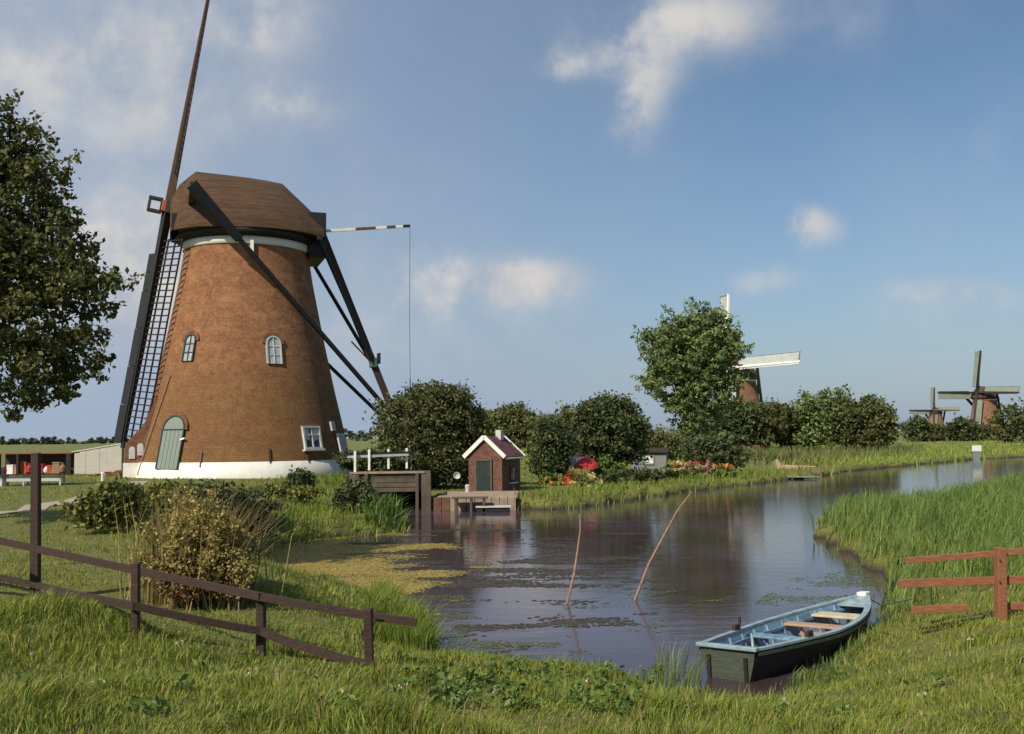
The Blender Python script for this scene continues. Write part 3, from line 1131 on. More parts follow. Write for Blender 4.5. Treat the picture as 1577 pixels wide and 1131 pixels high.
def arch_poly(w, h, k=10):
    """outline of an opening with a rounded head; origin at its foot centre"""
    r = w / 2
    pts = [(-r, 0), (r, 0)]
    for i in range(k + 1):
        a = pi * i / k
        pts.append((r * cos(a), h - r + r * sin(a)))
    return pts


def ring_between(mb, inner, outer, f, t0, t1):
    n = len(inner)
    for i in range(n):
        j = (i + 1) % n
        q = [inner[i], inner[j], outer[j], outer[i]]
        mb.prism(q, f, t0, t1)


def arched(phi, z, w, h, fr, name, panemat, bars=True, door=False, label=None):
    p, t, up, n = wall_frame(phi, z + h / 2)
    o = p - up * (h / 2)

    def f(u, v, d):
        return o + t * u + up * v + n * d
    sc2 = lambda q, dx: [(x + (dx if x > 0 else -dx), y + (dx if y > .01 else -dx * .6)) for x, y in q]
    A = arch_poly(w, h)
    B = arch_poly(w + .14, h + .07)
    C_ = arch_poly(w + .5, h + .25)
    win = MB()
    ring_between(win, A, B, f, -.1, .09)
    wo = win.build(name, fr, mill)
    if label:
        wo['label'] = label
    # brick surround, a soldier course over the head
    k = len(A)
    for i in range(2, k - 1):
        for s in (0, .5):
            q0 = [B[i][0] + (B[i + 1][0] - B[i][0]) * s, B[i][1] + (B[i + 1][1] - B[i][1]) * s]
            q1 = [B[i][0] + (B[i + 1][0] - B[i][0]) * (s + .44), B[i][1] + (B[i + 1][1] - B[i][1]) * (s + .44)]
            r0 = [C_[i][0] + (C_[i + 1][0] - C_[i][0]) * s, C_[i][1] + (C_[i + 1][1] - C_[i][1]) * s]
            r1 = [C_[i][0] + (C_[i + 1][0] - C_[i][0]) * (s + .44), C_[i][1] + (C_[i + 1][1] - C_[i][1]) * (s + .44)]
            MB().prism([q0, q1, r1, r0], f, -.1, .055).build('arch_brick', M['brick_annex'], wo)
    MB().prism(arch_poly(w - .01, h - .005), f, -.1, .03 if not door else .05).build('pane' if not door else 'door_leaf', panemat, wo)
    b = MB()
    if bars:
        b.prism([(-.025, .02), (.025, .02), (.025, h - .04), (-.025, h - .04)], f, .02, .07)
        for yy in (.33, .66):
            b.prism([(-w / 2, h * yy - .02), (w / 2, h * yy - .02), (w / 2, h * yy + .02), (-w / 2, h * yy + .02)], f, .02, .065)
        b.build('glazing_bar', fr, wo)
    if door:
        hh = h - w * .52
        MB().prism([(-w / 2, hh), (w / 2, hh), (w / 2, hh + .05), (-w / 2, hh + .05)], f, .04, .085).build('rail', M['dark_green'], wo)
        for i in range(1, 5):
            x = -w / 2 + w * i / 5
            MB().prism([(x - .008, 0.03), (x + .008, .03), (x + .008, hh), (x - .008, hh)], f, .04, .058).build('board_joint', M['dark_green'], wo)
        MB().prism([(w / 2 - .05, hh * .72), (w / 2 + .22, hh * .76), (w / 2 + .22, hh * .8), (w / 2 - .05, hh * .77)], f, .06, .12).build('handle', M['white'], wo)
    return wo


arched(-40, 5.85, .58, 1.38, M['dark_green'], 'window', M['pane_pale'], label='narrow arched window in the left of the tower')
arched(18, 5.68, .66, 1.42, M['grey_white'], 'window', M['pane_pale'], label='arched window with pale frame in the middle of the tower')
arched(-41, .42, 1.34, 2.66, M['dark_green'], 'door', M['door_green'], bars=False, door=True, label='tall grey-green door with rounded head')


def square_window(phi, z, w, h):
    p, t, up, n = wall_frame(phi, z + h / 2)
    o = p - up * (h / 2)
    f = lambda u, v, d: o + t * u + up * v + n * d
    A = [(-w / 2, 0), (w / 2, 0), (w / 2, h), (-w / 2, h)]
    B = [(-w / 2 - .11, -.1), (w / 2 + .11, -.1), (w / 2 + .11, h + .11), (-w / 2 - .11, h + .11)]
    m = MB()
    ring_between(m, A, B, f, -.12, .10)
    wo = m.build('window', M['grey_white'], mill)
    wo['label'] = 'square white-framed window near the foot of the tower'
    MB().prism([(-w / 2, 0), (w / 2, 0), (w / 2, h), (-w / 2, h)], f, -.12, .02).build('pane', M['glass'], wo)
    MB().prism([(-w / 2 + .04, h * .45), (-w / 2 + .32, h * .35), (-w / 2 + .32, h - .03), (-w / 2 + .04, h - .03)], f, .022, .03).build('curtain', M['grey_white'], wo)
    MB().prism([(w / 2 - .40, h * .3), (w / 2 - .04, h * .45), (w / 2 - .04, h - .03), (w / 2 - .40, h - .03)], f, .022, .03).build('curtain', M['grey_white'], wo)
    b = MB()
    b.prism([(-.03, 0), (.03, 0), (.03, h), (-.03, h)], f, .02, .08)
    b.prism([(-w / 2, h * .62), (w / 2, h * .62), (w / 2, h * .62 + .05), (-w / 2, h * .62 + .05)], f, .02, .075)
    b.build('glazing_bar', M['grey_white'], wo)
    MB().prism([(-w / 2 - .2, -.2), (w / 2 + .2, -.2), (w / 2 + .2, -.1), (-w / 2 - .2, -.1)], f, -.1, .16).build('sill', M['grey_white'], wo)


square_window(37.5, 1.42, .95, 1.0)
p, t, up, n = wall_frame(57, 2.5)
MB().box(p + n * .02, (.2, .42, .5), 0, Matrix((n, t, up)).transposed()).build('vent', M['grey_white'], mill, bevel=.02)
p, t, up, n = wall_frame(64, 1.05)
MB().box(p + n * .1, (.12, 1.0, 2.2), 0, Matrix((n, t, up)).transposed()).build('side_door', M['grey_white'], mill, bevel=.01)
# white plinth
MB().lathe([(prof_r(0) + .05, -.9), (prof_r(0) + .05, 0), (prof_r(.74) + .05, .74), (prof_r(.74) - .02, .78)], 96, cap=False).build('plinth', M['white'], mill, True)
# curb post under the cap
p, t, up, n = wall_frame(4, 11.9)
MB().box(p + n * .12, (.16, .16, .75), 0, Matrix((n, t, up)).transposed()).build('bracket', M['white'], mill)
MB().box(p + n * .12 - up * .5, (.18, .18, .14), 0, Matrix((n, t, up)).transposed()).build('bracket', M['black'], mill)
# iron wall anchors
for ph in (-22, 12, 33):
    p, t, up, n = wall_frame(ph, 1.05 if ph != -22 else .9)
    MB().box(p + n * .04, (.06, .07, .75), 0, Matrix((n, t, up)).transposed()).build('wall_anchor', M['iron'], mill)
# down pipe
pts = []
for z in np.linspace(.1, 5.2, 12):
    p, t, up, n = wall_frame(-66 + z * 2.4, float(z))
    pts.append(p + n * .06)
MB().tube(pts, .035, 6).build('down_pipe', M['cut_wood'], mill)
# annex flare on the left
Fv = Vector((cos(CAMA - YAW), sin(CAMA - YAW), 0))
Rv = Vector((-Fv.y, Fv.x, 0))
an = [(-5.92, -.6), (-3.4, -.6), (-3.4, 5), (-4.55, 4.0), (-4.75, 3.35), (-4.95, 2.9), (-5.2, 2.5), (-5.5, 2.2), (-5.8, 1.85), (-5.95, 1.5)]
ax = MB().prism(an, lambda u, v, d: Rv * u + Vector((0, 0, v)) + Fv * d, -1.2, 2.15).build('annex', M['brick_annex'], mill)
ax['label'] = 'low curved brick side wing'
MB().prism([(-6.02, -.6), (-5.0, -.6), (-5.0, .74), (-6.02, .74)], lambda u, v, d: Rv * u + Vector((0, 0, v)) + Fv * d, -1.25, 2.21).build('annex_plinth', M['white'], ax)
for u, v in ((-5.6, 1.25), (-5.2, 1.42)):
    wo = MB().prism(arch_poly(.30, .62), lambda a, b, d: Rv * (a + u) + Vector((0, 0, b + v - .3)) + Fv * d, 2.1, 2.2).build('window', M['grey_white'], ax)
MB().box(Rv * -6.06 + Fv * 1.9 + Vector((0, 0, .8)), (.09, .09, 2.0)).build('post', M['fence_dark'], ax)

# the other windmills
far_mats = dict(stock=M['white'], board=M['grey_white'], lattice=M['black'])
dark_mats = dict(stock=M['black'], board=M['dark_green'], lattice=M['black'])
sailc = simple('pale_sail_cloth', (.38, .40, .36), .15, .6, .8, .1)
sailg = simple('grey_green_sail_cloth', (.20, .23, .17), .15, .6, .8, .1)
p = on_ground(1138, 196)
p.z = .6
make_mill('windmill', p, R(50), 'windmill with white sails half hidden behind the tall willow', False, R(2), far_mats, M['brick_far'], M['sail_green'], 1.05, sailc, 32, 'windmills along the canal', 1.5)
p = on_ground(1519, 308)
p.z = .5
make_mill('windmill', p, R(35), 'distant orange brick windmill at the right edge with dark outspread sails', False, R(-2), dark_mats, M['brick_far'], M['black'], 1.0, sailg, 32, 'windmills along the canal', 1.8)
p = on_ground(1442, 560)
p.z = .5
make_mill('windmill', p, R(58), 'smallest and farthest windmill low above the dark bushes', False, R(-1), dark_mats, M['brick_far'], M['black'], 1.0, sailg, 28, 'windmills along the canal', 2.4)
mill['group'] = 'windmills along the canal'

# ------------------------------------------------------------------ pale wall left of the mill
a_, b_ = P(112, 728, 62), P(188, 722, 57)
root = empty('board_wall', ((a_.x + b_.x) / 2, (a_.y + b_.y) / 2, 1.2), math.atan2(b_.y - a_.y, b_.x - a_.x), 'pale grey boarded wall standing left of the windmill', 'wall')
Lw = (b_.xy - a_.xy).length
for i in range(7):
    x = -Lw / 2 + (i + .5) * Lw / 7
    h = 1.25 + .5 * (i + .5) / 7
    MB().box((x, random.uniform(-.01, .01), h / 2), (Lw / 7 - .02, .06, h)).build('board', M['pale_wall'], root)
MB().box((-Lw / 2 - .05, -.05, .6), (.12, .1, 1.25)).build('post', M['pale_wall'], root)
MB().beam((-Lw / 2, -.03, 1.32), (Lw / 2, -.03, 1.81), .12, .05).build('cap_rail', M['grey_white'], root)
rub = on_ground(172, 54)
mb = MB()
for i in range(16):
    mb.box((random.uniform(-.9, .9), random.uniform(-.3, .3), random.uniform(.05, .28)), (random.uniform(.2, .5), .2, .12), random.uniform(0, 3))
o = mb.build('brick_heap', M['brick_annex'])
o.location = rub
tag(o, 'low heap of reddish bricks beside the white mill plinth', 'heap', kind='stuff')

# ------------------------------------------------------------------ dark framed stall on the far left
D_ST = 45
base = on_ground(57, D_ST)
root = empty('roadside_stall', base, R(3), 'low dark framed stall filled with red and white goods', 'stall')
hw = 52 * D_ST / FPX
zt = P(57, 699, D_ST).z - base.z
zb = P(57, 731, D_ST).z - base.z
MB().box((0, .25, zt + .02), (hw * 2 + .2, .9, .05)).build('roof_board', M['fence_red'], root)
MB().box((0, 0, zb), (hw * 2, .7, .06)).build('shelf', M['fence_dark'], root)
MB().box((0, .36, (zt + zb) / 2), (hw * 2, .04, zt - zb)).build('back_board', M['fence_dark'], root)
for x in (-hw, -.45 * hw, .02, hw):
    MB().box((x, -.3, (zt + zb) / 2), (.1 if abs(x) < hw else .17, .12, zt - zb)).build('upright', M['black'], root)
for x in (-hw * .93, -.3 * hw, .75 * hw):
    MB().box((x, -.2, zb / 2 - .1), (.07, .07, zb + .2)).build('leg', M['grey_white'], root)
    MB().box((x, .25, zb / 2 - .1), (.07, .07, zb + .2)).build('leg', M['grey_white'], root)
MB().box((-.05, -.22, zb - .18), (hw * 1.5, .04, .22)).build('apron', M['grey_white'], root)
rnd = random.Random(4)
# (relative x, kind, material, label) bigger goods that can be told apart, as in the photograph
GOODS = [(-.86, 'jar', 'red_cloth', 'dark red jar at the left end of the stall shelf'), (-.70, 'box', 'white', 'white box left of the first tan crate on the stall'),
         (-.56, 'box', 'tan', 'tan crate before the stall divider on the left'), (-.36, 'box', 'red_orange', 'orange-red box just right of the left divider of the stall'),
         (-.20, 'jar', 'red_cloth', 'red jar left of the foreground fence post on the stall'), (.14, 'box', 'red_cloth', 'red box right of the middle upright of the stall'),
         (.30, 'jar', 'white', 'white jar in the right bay of the stall'), (.44, 'box', 'red_orange', 'orange box in the middle of the right stall bay'),
         (.60, 'box', 'cut_wood', 'brown wooden box in the right stall bay'), (.76, 'jar', 'boat_floor', 'amber jar near the right end of the stall')]
for xr, kd, mt_, lab in GOODS:
    h = rnd.uniform(.30, .52)
    if kd == 'box':
        gx = MB().box((0, 0, h / 2), (.30, .3, h)).box((0, 0, h), (.33, .33, .05))
    else:
        gx = MB().lathe([(.09, 0), (.15, .08), (.16, h * .6), (.08, h * .85), (.09, h)], 12)
    o = gx.build('ware_' + kd, M[mt_], bevel=.01)
    o.location = Vector(base) + Matrix.Rotation(R(3), 3, 'Z') @ Vector((xr * hw, -.02, zb + .032))
    o.rotation_euler = (0, 0, rnd.uniform(-.2, .2))
    tag(o, lab, 'ware', 'wares on the roadside stall')
g2 = on_ground(4, D_ST)
o = MB().box((0, 0, .42), (.5, .4, .85)).box((0, -.22, .55), (.42, .03, .5)).build('crate', M['grey_white'], bevel=.02)
o.location = g2
tag(o, 'pale upright crate left of the dark stall', 'crate')
o = MB().lathe([(.07, 0), (.07, .34), (.09, .36), (.05, .42)], 10).build('marker_post', M['white'])
o.location = GP(158, 741)
tag(o, 'tiny white marker post in the grass before the pale wall', 'post')

# ------------------------------------------------------------------ sluice with white railing
D_SL = 44.6
x0, x1 = P(537, 740, D_SL).x, P(665, 740, D_SL).x
bx = P(600, 740, D_SL)
root = empty('sluice_bridge', (bx.x, D_SL, 0), R(4), 'brown walled sluice bridge with four white railing posts', 'bridge')
zt = P(600, 729, D_SL).z
zb = P(600, 758, D_SL).z
hw = (x1 - x0) / 2
rows = 4
for i in range(rows):
    h = (zt - zb) / rows
    MB().box((-.05, random.uniform(-.015, .015), zb + h * (i + .5)), (hw * 2 - .75, .12, h - .02)).build('wall_plank', M['concrete'], root)
MB().box((0, 1.5, zt - .10), (hw * 2 - .1, 2.7, .2)).build('deck', M['concrete'], root)
MB().box((-.1, -.02, zt + .03), (hw * 2 - .4, .3, .08)).build('coping', M['stone'], root)
for x, wd in ((-hw + .25, .55), (-hw + .82, .16), (hw - .62, .14), (hw - .22, .42)):
    MB().box((x, .0 if wd > .3 else -.12, (zt - .5) / 2 + (0 if wd < .3 else -.05)), (wd, .5 if wd > .3 else .16, zt + .5)).build('pier', M['boards'] if wd < .3 else M['concrete'], root, bevel=.02)
MB().box((-hw + .3, 1.6, 0), (.3, 2.8, 2 * zt - .45)).build('abutment', M['boards'], root)
MB().box((hw - .3, 1.6, 0), (.3, 2.8, 2 * zt - .45)).build('abutment', M['boards'], root)
MB().box((0, 2.9, 0), (hw * 2 - .4, .2, 2 * zt - .5)).build('dark_culvert_back', M['black'], root)  # black backing panel, its colour stands in for the shade inside the culvert
for (px, py0, py1) in ((547, 695, 731), (568, 693, 725), (597, 692, 723), (625, 691, 723)):
    pp = P(px, (py0 + py1) / 2, D_SL)
    h = (py1 - py0) * D_SL / FPX
    dy = .1 + (px - 547) * .012
    MB().box((pp.x - bx.x, dy, pp.z), (.10, .10, h)).build('railing_post', M['white'], root, bevel=.01)
ya, yb = P(535, 704, D_SL).z, P(600, 700, D_SL).z
MB().beam((P(535, 704, D_SL).x - bx.x, .14, ya), (P(628, 702, D_SL).x - bx.x, .85, P(628, 701, D_SL).z), .05, .10).build('railing', M['grey_white'], root)
MB().beam((P(532, 699, D_SL).x - bx.x, .22, ya + .13), (P(640, 697, D_SL).x - bx.x, .95, ya + .16), .07, .10).build('railing', M['black'], root)

# quay, landing table
D_Q = 44.1
q0, q1 = P(668, 775, D_Q), P(795, 775, D_Q)
root = empty('quay_wall', ((q0.x + q1.x) / 2, D_Q, 0), R(-1), 'low pale stone quay wall at the water in front of the brick shed', 'quay')
zt = P(730, 766, D_Q).z
L = (q1.x - q0.x)
nb = 10
for i in range(nb):
    w = L / nb
    x = -L / 2 + w * (i + .5)
    MB().box((x, random.uniform(-.03, .03), zt / 2 - .2), (w - .02, .35, zt + .4)).build('stone', M['stone'] if i > 1 else M['brick_shed'], root, bevel=.015)
MB().box((.1, 2.2, zt - .03), (L - .1, 4.2, .12)).build('paving', M['stone'], root)
tx = P(733, 770, D_Q - .8)
root = empty('landing_table', (tx.x, D_Q - .8, 0), 0, 'small dark wooden landing stage standing in the water before the quay', 'landing stage')
for i in range(4):
    MB().box((-.25, -.3 + i * .2, zt + .03), (1.55, .18, .05)).build('plank', M['boards'], root)
for x in (-.85, -.2, .35):
    for y in (-.3, .3):
        MB().box((x, y, zt / 2 - .25), (.1, .1, zt + .5)).build('leg', M['boards'], root)
MB().box((.75, -.1, .22), (1.5, .6, .06)).build('lower_step', M['grey_white'], root)
MB().box((.75, -.1, .09), (1.4, .5, .16)).build('step_beam', M['black'], root)

# ------------------------------------------------------------------ little brick shed
D_SH = 49.5
sb = P(757, 757, D_SH)
root = empty('brick_shed', (sb.x + .15, D_SH + .8, .38), R(-24), 'little brick shed with white gable boards and red tiled roof', 'shed')
W2, DP, HE, HR = .90, 2.2, 1.98, 2.76     # half width, depth, eave and ridge heights
mb = MB()
mb.prism([(-W2, -.3), (W2, -.3), (W2, HE), (0, HR - .08), (-W2, HE)], lambda u, v, d: Vector((u, d, v)), -DP / 2, DP / 2)
mb.build('walls', M['brick_shed'], root)
# roof slabs and tiles
for s in (-1, 1):
    a = Vector((0, 0, HR))
    e = Vector((s * (W2 + .2), 0, HE - .2 * (HR - HE) / W2))
    up = Vector((s * (HR - HE), 0, W2)).normalized()
    sl = MB()
    sl.add([a + Vector((0, y, 0)) for y in (-DP / 2 - .08, DP / 2 + .08)] + [e + Vector((0, y, 0)) for y in (DP / 2 + .08, -DP / 2 - .08)] +
           [a + Vector((0, y, 0)) - up * .06 for y in (-DP / 2 - .08, DP / 2 + .08)] + [e + Vector((0, y, 0)) - up * .06 for y in (DP / 2 + .08, -DP / 2 - .08)],
           [(0, 1, 2, 3), (7, 6, 5, 4), (0, 3, 7, 4), (1, 5, 6, 2), (0, 4, 5, 1), (3, 2, 6, 7)])
    ro = sl.build('roof', M['fence_dark'], root)
    tl = MB()
    nr, ncol = 7, 11
    dvec = e - a
    for i in range(nr):
        for j in range(ncol):
            c = a + dvec * ((i + .5) / nr) + Vector((0, -DP / 2 + (j + .5) * DP / ncol, 0)) + up * (.03 + random.uniform(0, .012))
            m = Matrix((dvec.normalized(), Vector((0, 1, 0)), up)).transposed() @ Matrix.Rotation(R(6), 3, 'Y')
            tl.box(c, (dvec.length / nr + .03, DP / ncol - .02, .035), 0, m)
    tl.build('roof_tiles', M['roof'] if 'roof' in M else simple('dark_red_tiles', (.13, .05, .045), .4, 5, .7, .3), ro, kind='stuff')
for y, wd in ((-DP / 2 - .12, .20), (DP / 2 + .1, .12)):
    for s in (-1, 1):
        MB().beam((0, y, HR + .05), (s * (W2 + .22), y, HE - .22 * (HR - HE) / W2 + .03), .05, wd, up=(s * (HR - HE), 0, W2)).build('barge_board', M['white'], root)
MB().box((.12, .35, HR + .12), (.30, .34, .5)).build('chimney', M['grey_white'], root, bevel=.02)
dr = MB().box((-.05, -DP / 2 - .01, .80), (.76, .1, 1.62)).build('door', M['dark_green'], root)
for s in (-1, 1):
    MB().box((-.05 + s * .41, -DP / 2 - .04, .80), (.08, .12, 1.66)).build('door_post', M['boards'], dr)
MB().box((-.05, -DP / 2 - .04, 1.67), (.90, .12, .08)).build('lintel', M['boards'], dr)
wn_ = MB().box((W2 + .01, .15, .95), (.06, .7, .75)).build('window', M['fence_dark'], root)
MB().box((W2 + .03, .15, .95), (.05, .56, .6)).build('pane', M['glass'], wn_)
MB().box((W2 + .06, .15, .52), (.12, .8, .07)).build('sill', M['grey_white'], wn_)
MB().box((W2 + .05, .15, .95), (.04, .04, .62)).build('glazing_bar', M['grey_white'], wn_)
MB().tube([(W2 + .24, -DP / 2, HE - .24), (W2 + .24, DP / 2, HE - .24)], .05, 8).build('gutter', M['grey_white'], root)
for i in range(1, 5):
    MB().box((-.05 - .36 + i * .144, -DP / 2 - .065, .80), (.012, .012, 1.5)).build('board_joint', M['black'], dr)
MB().box((.22, -DP / 2 - .08, .82), (.05, .05, .10)).build('latch', M['iron'], dr)
for px, py, D, lab in ((716, 727, 51, 'round pale enamel basin hanging in the dark foliage left of the shed'),):
    o = MB().lathe([(.0, 0), (.13, .02), (.17, .1), (.15, .1), (.1, .04), (0, .03)], 16).build('basin', M['grey_white'])
    o.location = P(703, 733, 48.6)
    o.rotation_euler = (R(80), 0, R(15))
    tag(o, 'small pale basin leaning at the dark tree foot left of the shed', 'basin')
o = MB().tube([(0, 0, 0), (0, 0, .3), (0, 0, .36)], [.10, .12, .06], 10).build('milk_can', M['grey_white'])
o.location = (P(720, 755, 47.6).x, 47.6, zt + .03)
tag(o, 'little grey milk can at the left corner of the shed front', 'can')

# red and white tipped parasol in the garden
D_PA = 58
pc = P(897, 722, D_PA)
root = empty('parasol', (pc.x, D_PA, gz(pc.x, D_PA)), R(-20), 'red garden parasol with a white gore tipped towards the water', 'parasol')
cz = .98
ng = 10
mtx = Matrix.Rotation(R(14), 3, 'X') @ Matrix.Rotation(R(12), 3, 'Y')
for i in range(ng):
    a0, a1 = 2 * pi * i / ng, 2 * pi * (i + 1) / ng
    vs = []
    K = 5
    for k in range(K + 1):
        t = k / K
        rr = .95 * sin(t * 1.25) / sin(1.25)
        z = .5 * cos(t * 1.35)
        for a in (a0, (a0 + a1) / 2, a1):
            q = Vector((rr * cos(a) * (1 - .02 * (a == (a0 + a1) / 2)), rr * sin(a), z))
            vs.append(mtx @ q + Vector((0, 0, cz)))
    fs = [(k * 3 + j, k * 3 + j + 1, k * 3 + j + 4, k * 3 + j + 3) for k in range(K) for j in range(2)]
    vs2 = [Vector(v) + mtx @ Vector((0, 0, .012)) for v in vs]
    n = len(vs)
    o = MB().add(vs + vs2, fs + [tuple(x + n for x in f[::-1]) for f in fs]).build('gore', M['white'] if i in (5, 6) else M['red_cloth'], root)
MB().tube([mtx @ Vector((0, 0, .55)) + Vector((0, 0, cz)), mtx @ Vector((0, 0, -1.2)) + Vector((0, 0, cz))], .02, 6).build('pole', M['cut_wood'], root)
pr = P(880, 742, 55)
root = empty('planter', (pr.x, 55, gz(pr.x, 55)), .2, 'orange-red flower tub below the red parasol', 'planter')
MB().lathe([(.28, 0), (.36, .4), (.40, .42), (.40, .46), (.3, .46)], 14).build('tub', M['red_orange'], root)
v, t = leaf_cloud([(0, 0, .58, .40, .4, .22)], 260, .09, 5, clump=.15)
arrays('blossom', v, t, M['fl_red'], root)

# grey hut with a white window
D_H = 66
hb = on_ground(998, D_H)
root = empty('garden_hut', hb, R(-12), 'low grey garden hut with one white cross-barred window', 'hut')
zz = lambda py: P(998, py, D_H).z - hb.z
hw = 27 * D_H / FPX
MB().box((0, 1, zz(697) / 2), (hw * 2, 2.0, zz(697))).build('walls', simple('grey_planks', (.22, .22, .18), .3, 4, .8, .4, (6, 6, .5)), root)
MB().add([(-hw - .15, -.2, zz(697)), (hw + .15, -.2, zz(697)), (hw + .15, 1, zz(690)), (-hw - .15, 1, zz(690)), (hw + .15, 2.2, zz(697)), (-hw - .15, 2.2, zz(697))],
         [(0, 1, 2, 3), (3, 2, 4, 5), (0, 3, 5), (1, 4, 2), (0, 5, 4, 1)]).build('roof', M['fence_dark'], root)
w_ = MB().box((.05, -.02, zz(708.5)), (.66, .08, .62)).build('window', M['blue_grey'], root)
for i in (-1, 1):
    for j in (-1, 1):
        MB().box((.05 + i * .13, -.05, zz(708.5) + j * .12), (.235, .04, .215)).build('pane', M['white'], w_)
MB().box((-hw + .25, -.03, zz(711)), (.45, .06, zz(702))).build('door', M['blue_grey'], root)

# glasshouse frames among the flowers
D_F = 66
fb = on_ground(1080, D_F)
root = empty('cold_frame', fb, R(-5), 'low pale cold frame behind the orange flowers', 'cold frame')
MB().box((0, 0, .35), (1.8, .8, .7)).build('box', M['tan'], root)
for i in range(4):
    MB().box((-.66 + i * .44, 0, .72), (.40, .78, .04)).build('pane', M['grey_white'], root)

# moored punt and jetty on the far bank
D_B = 72
jp = G(1218, 738, .0)
root = empty('jetty', (jp.x, jp.y, 0), R(-8), 'flat blue-grey jetty lying at the far bank', 'jetty')
for i in range(9):
    MB().box((-1.7 + i * .42, 0, .16), (.39, 1.6, .05)).build('plank', M['blue_grey'], root)
for x in (-1.6, 0, 1.6):
    MB().box((x, -.7, 0), (.1, .1, .5)).build('pile', M['boards'], root)


def hull(name, L, W, F, mo, mi, parent, bow=.35, tw=.7, thick=.04, nst=14, flare=.75, zk=-.15):
    """open rowing-boat hull along +x, stern at x=0; outer and inner skins"""
    def w_at(t):
        return W / 2 * (tw + (1 - tw) * min(1, t / .42) ** .8 if t < .42 else (1 - ((t - .42) / .58) ** 2.3) * 1.0) + .015

    def top(t):
        return F + .06 * (1 - t) ** 2 + bow * max(0, t - .35) ** 2

    def keel(t):
        return zk + max(0, t - .72) ** 2 * 3.2 * (F - zk) * .9
    lv = [(0, 0), (.35, flare * .97), (.6, flare + .08), (.82, .96), (1, 1.02)]
    outer, inner = [], []
    for i in range(nst):
        t = i / (nst - 1)
        x = L * t
        wt, tp, kl = w_at(t), top(t), keel(t)
        ro, ri = [], []
        for s in (-1, 1):
            seq = [(0.0, flare * .86), (.12, flare * .93), (.45, flare + .10), (.75, .96), (1, 1.02)]
            if s < 0:
                seq = seq[::-1]
            for (v, u) in seq:
                ro.append((x, s * u * wt, kl + (tp - kl) * v))
                ri.append((x, s * max(.004, u * wt - thick), kl + (tp - kl) * v + (thick if v < .05 else 0)))
        outer.append(ro)
        inner.append(ri)
    n = len(outer[0])
    vs = [p for r in outer for p in r]
    fs = [(i * n + j, i * n + j + 1, (i + 1) * n + j + 1, (i + 1) * n + j) for i in range(nst - 1) for j in range(n - 1)]
    o = MB().add(vs, fs).build('hull' if parent else name, mo, parent)
    vs = [p for r in inner for p in r]
    MB().add(vs, fs).build('lining', mi, parent)
    return outer, inner, w_at, top, keel


rp = G(1206, 734, .0)
root = empty('moored_punt', (rp.x, rp.y + .9, .22), R(-14), 'tan wooden punt with raised pointed bow moored at the jetty', 'boat')
hull('moored_punt', 2.9, .95, .34, M['tan'], M['cut_wood'], root, bow=.2, tw=.25)
MB().add([(-.12, -.1, 0), (.25, -.25, .3), (.25, .25, .3), (-.12, .1, 0), (-.3, 0, 1.0), (-.12, 0, 1.05)], [(0, 1, 5, 4), (3, 4, 5, 2), (0, 4, 3), (1, 2, 5), (0, 3, 2, 1)]).build('stem_post', M['tan'], root)
MB().add([(.2, -.3, .34), (2.6, -.12, .46), (2.6, .12, .46), (.2, .3, .34), (.2, 0, .62), (2.6, 0, .52)], [(0, 1, 5, 4), (3, 4, 5, 2), (0, 4, 3), (1, 2, 5), (0, 3, 2, 1)]).build('tarpaulin', M['tan'], root)

# white board on a post at the far shore
bp = G(1505, 712, 0)
root = empty('board_sign', (bp.x, bp.y, 0), 0, 'small blank white board on a grey post at the far shore', 'sign')
k = bp.y / FPX
MB().box((0, 0, 21 * k), (14 * k, .1, 9 * k)).build('panel', M['white'], root)
MB().box((0, .1, 8 * k), (10 * k, .16, 18 * k)).build('post', M['blue_grey'], root)

# ------------------------------------------------------------------ the rowing boat
st = G(1124, 1046, 0)
bw = G(1336, 966, 0)
L = (bw.xy - st.xy).length
root = empty('rowing_boat', (st.x, st.y, -.02), math.atan2(bw.y - st.y, bw.x - st.x), 'old black rowing boat with pale blue inside lying at the grassy bank', 'boat')
root.rotation_euler.x = R(-2)
BW, BF = 1.22, .36
outer, inner, w_at, top, keel = hull('rowing_boat', L, BW, BF, M['boat_black'], M['boat_blue'], root, bow=.42, tw=.62, nst=22, flare=.74)
# transom
o0 = outer[0]
MB().prism([(p[1], p[2]) for p in o0], lambda u, v, d: Vector((d, u, v)), -.03, .03).build('transom', M['boat_transom'], root)
for s in (-1, 1):
    MB().box((-.045, s * .27, BF * .42), (.04, .05, .34)).build('transom_batten', M['boat_black'], root)
MB().beam((-.03, -w_at(0) - .05, top(0) + .02), (-.03, w_at(0) + .05, top(0) + .02), .1, .05).build('transom_cap', M['boat_grey'], root, bevel=.01)
for s in (-1, 1):
    g = MB()
    rub = MB()
    ins = MB()
    for i in range(21):
        t0, t1 = i / 21, (i + 1) / 21
        a = Vector((L * t0, s * (w_at(t0) * 1.02 - .005), top(t0) + .015))
        b = Vector((L * t1, s * (w_at(t1) * 1.02 - .005), top(t1) + .015))
        g.beam(a, b, .085, .03)
        rub.beam(a + Vector((0, s * .03, -.06)), b + Vector((0, s * .03, -.06)), .03, .04)
        ins.beam(Vector((L * t0, s * (w_at(t0) * .93 - .05), top(t0) - .12)), Vector((L * t1, s * (max(.03, w_at(t1) * .93 - .05)), top(t1) - .12)), .03, .04)
    g.build('gunwale', M['boat_grey'], root)
    rub.build('rubbing_strake', M['boat_transom'], root)
    ins.build('inner_stringer', M['boat_blue'], root)
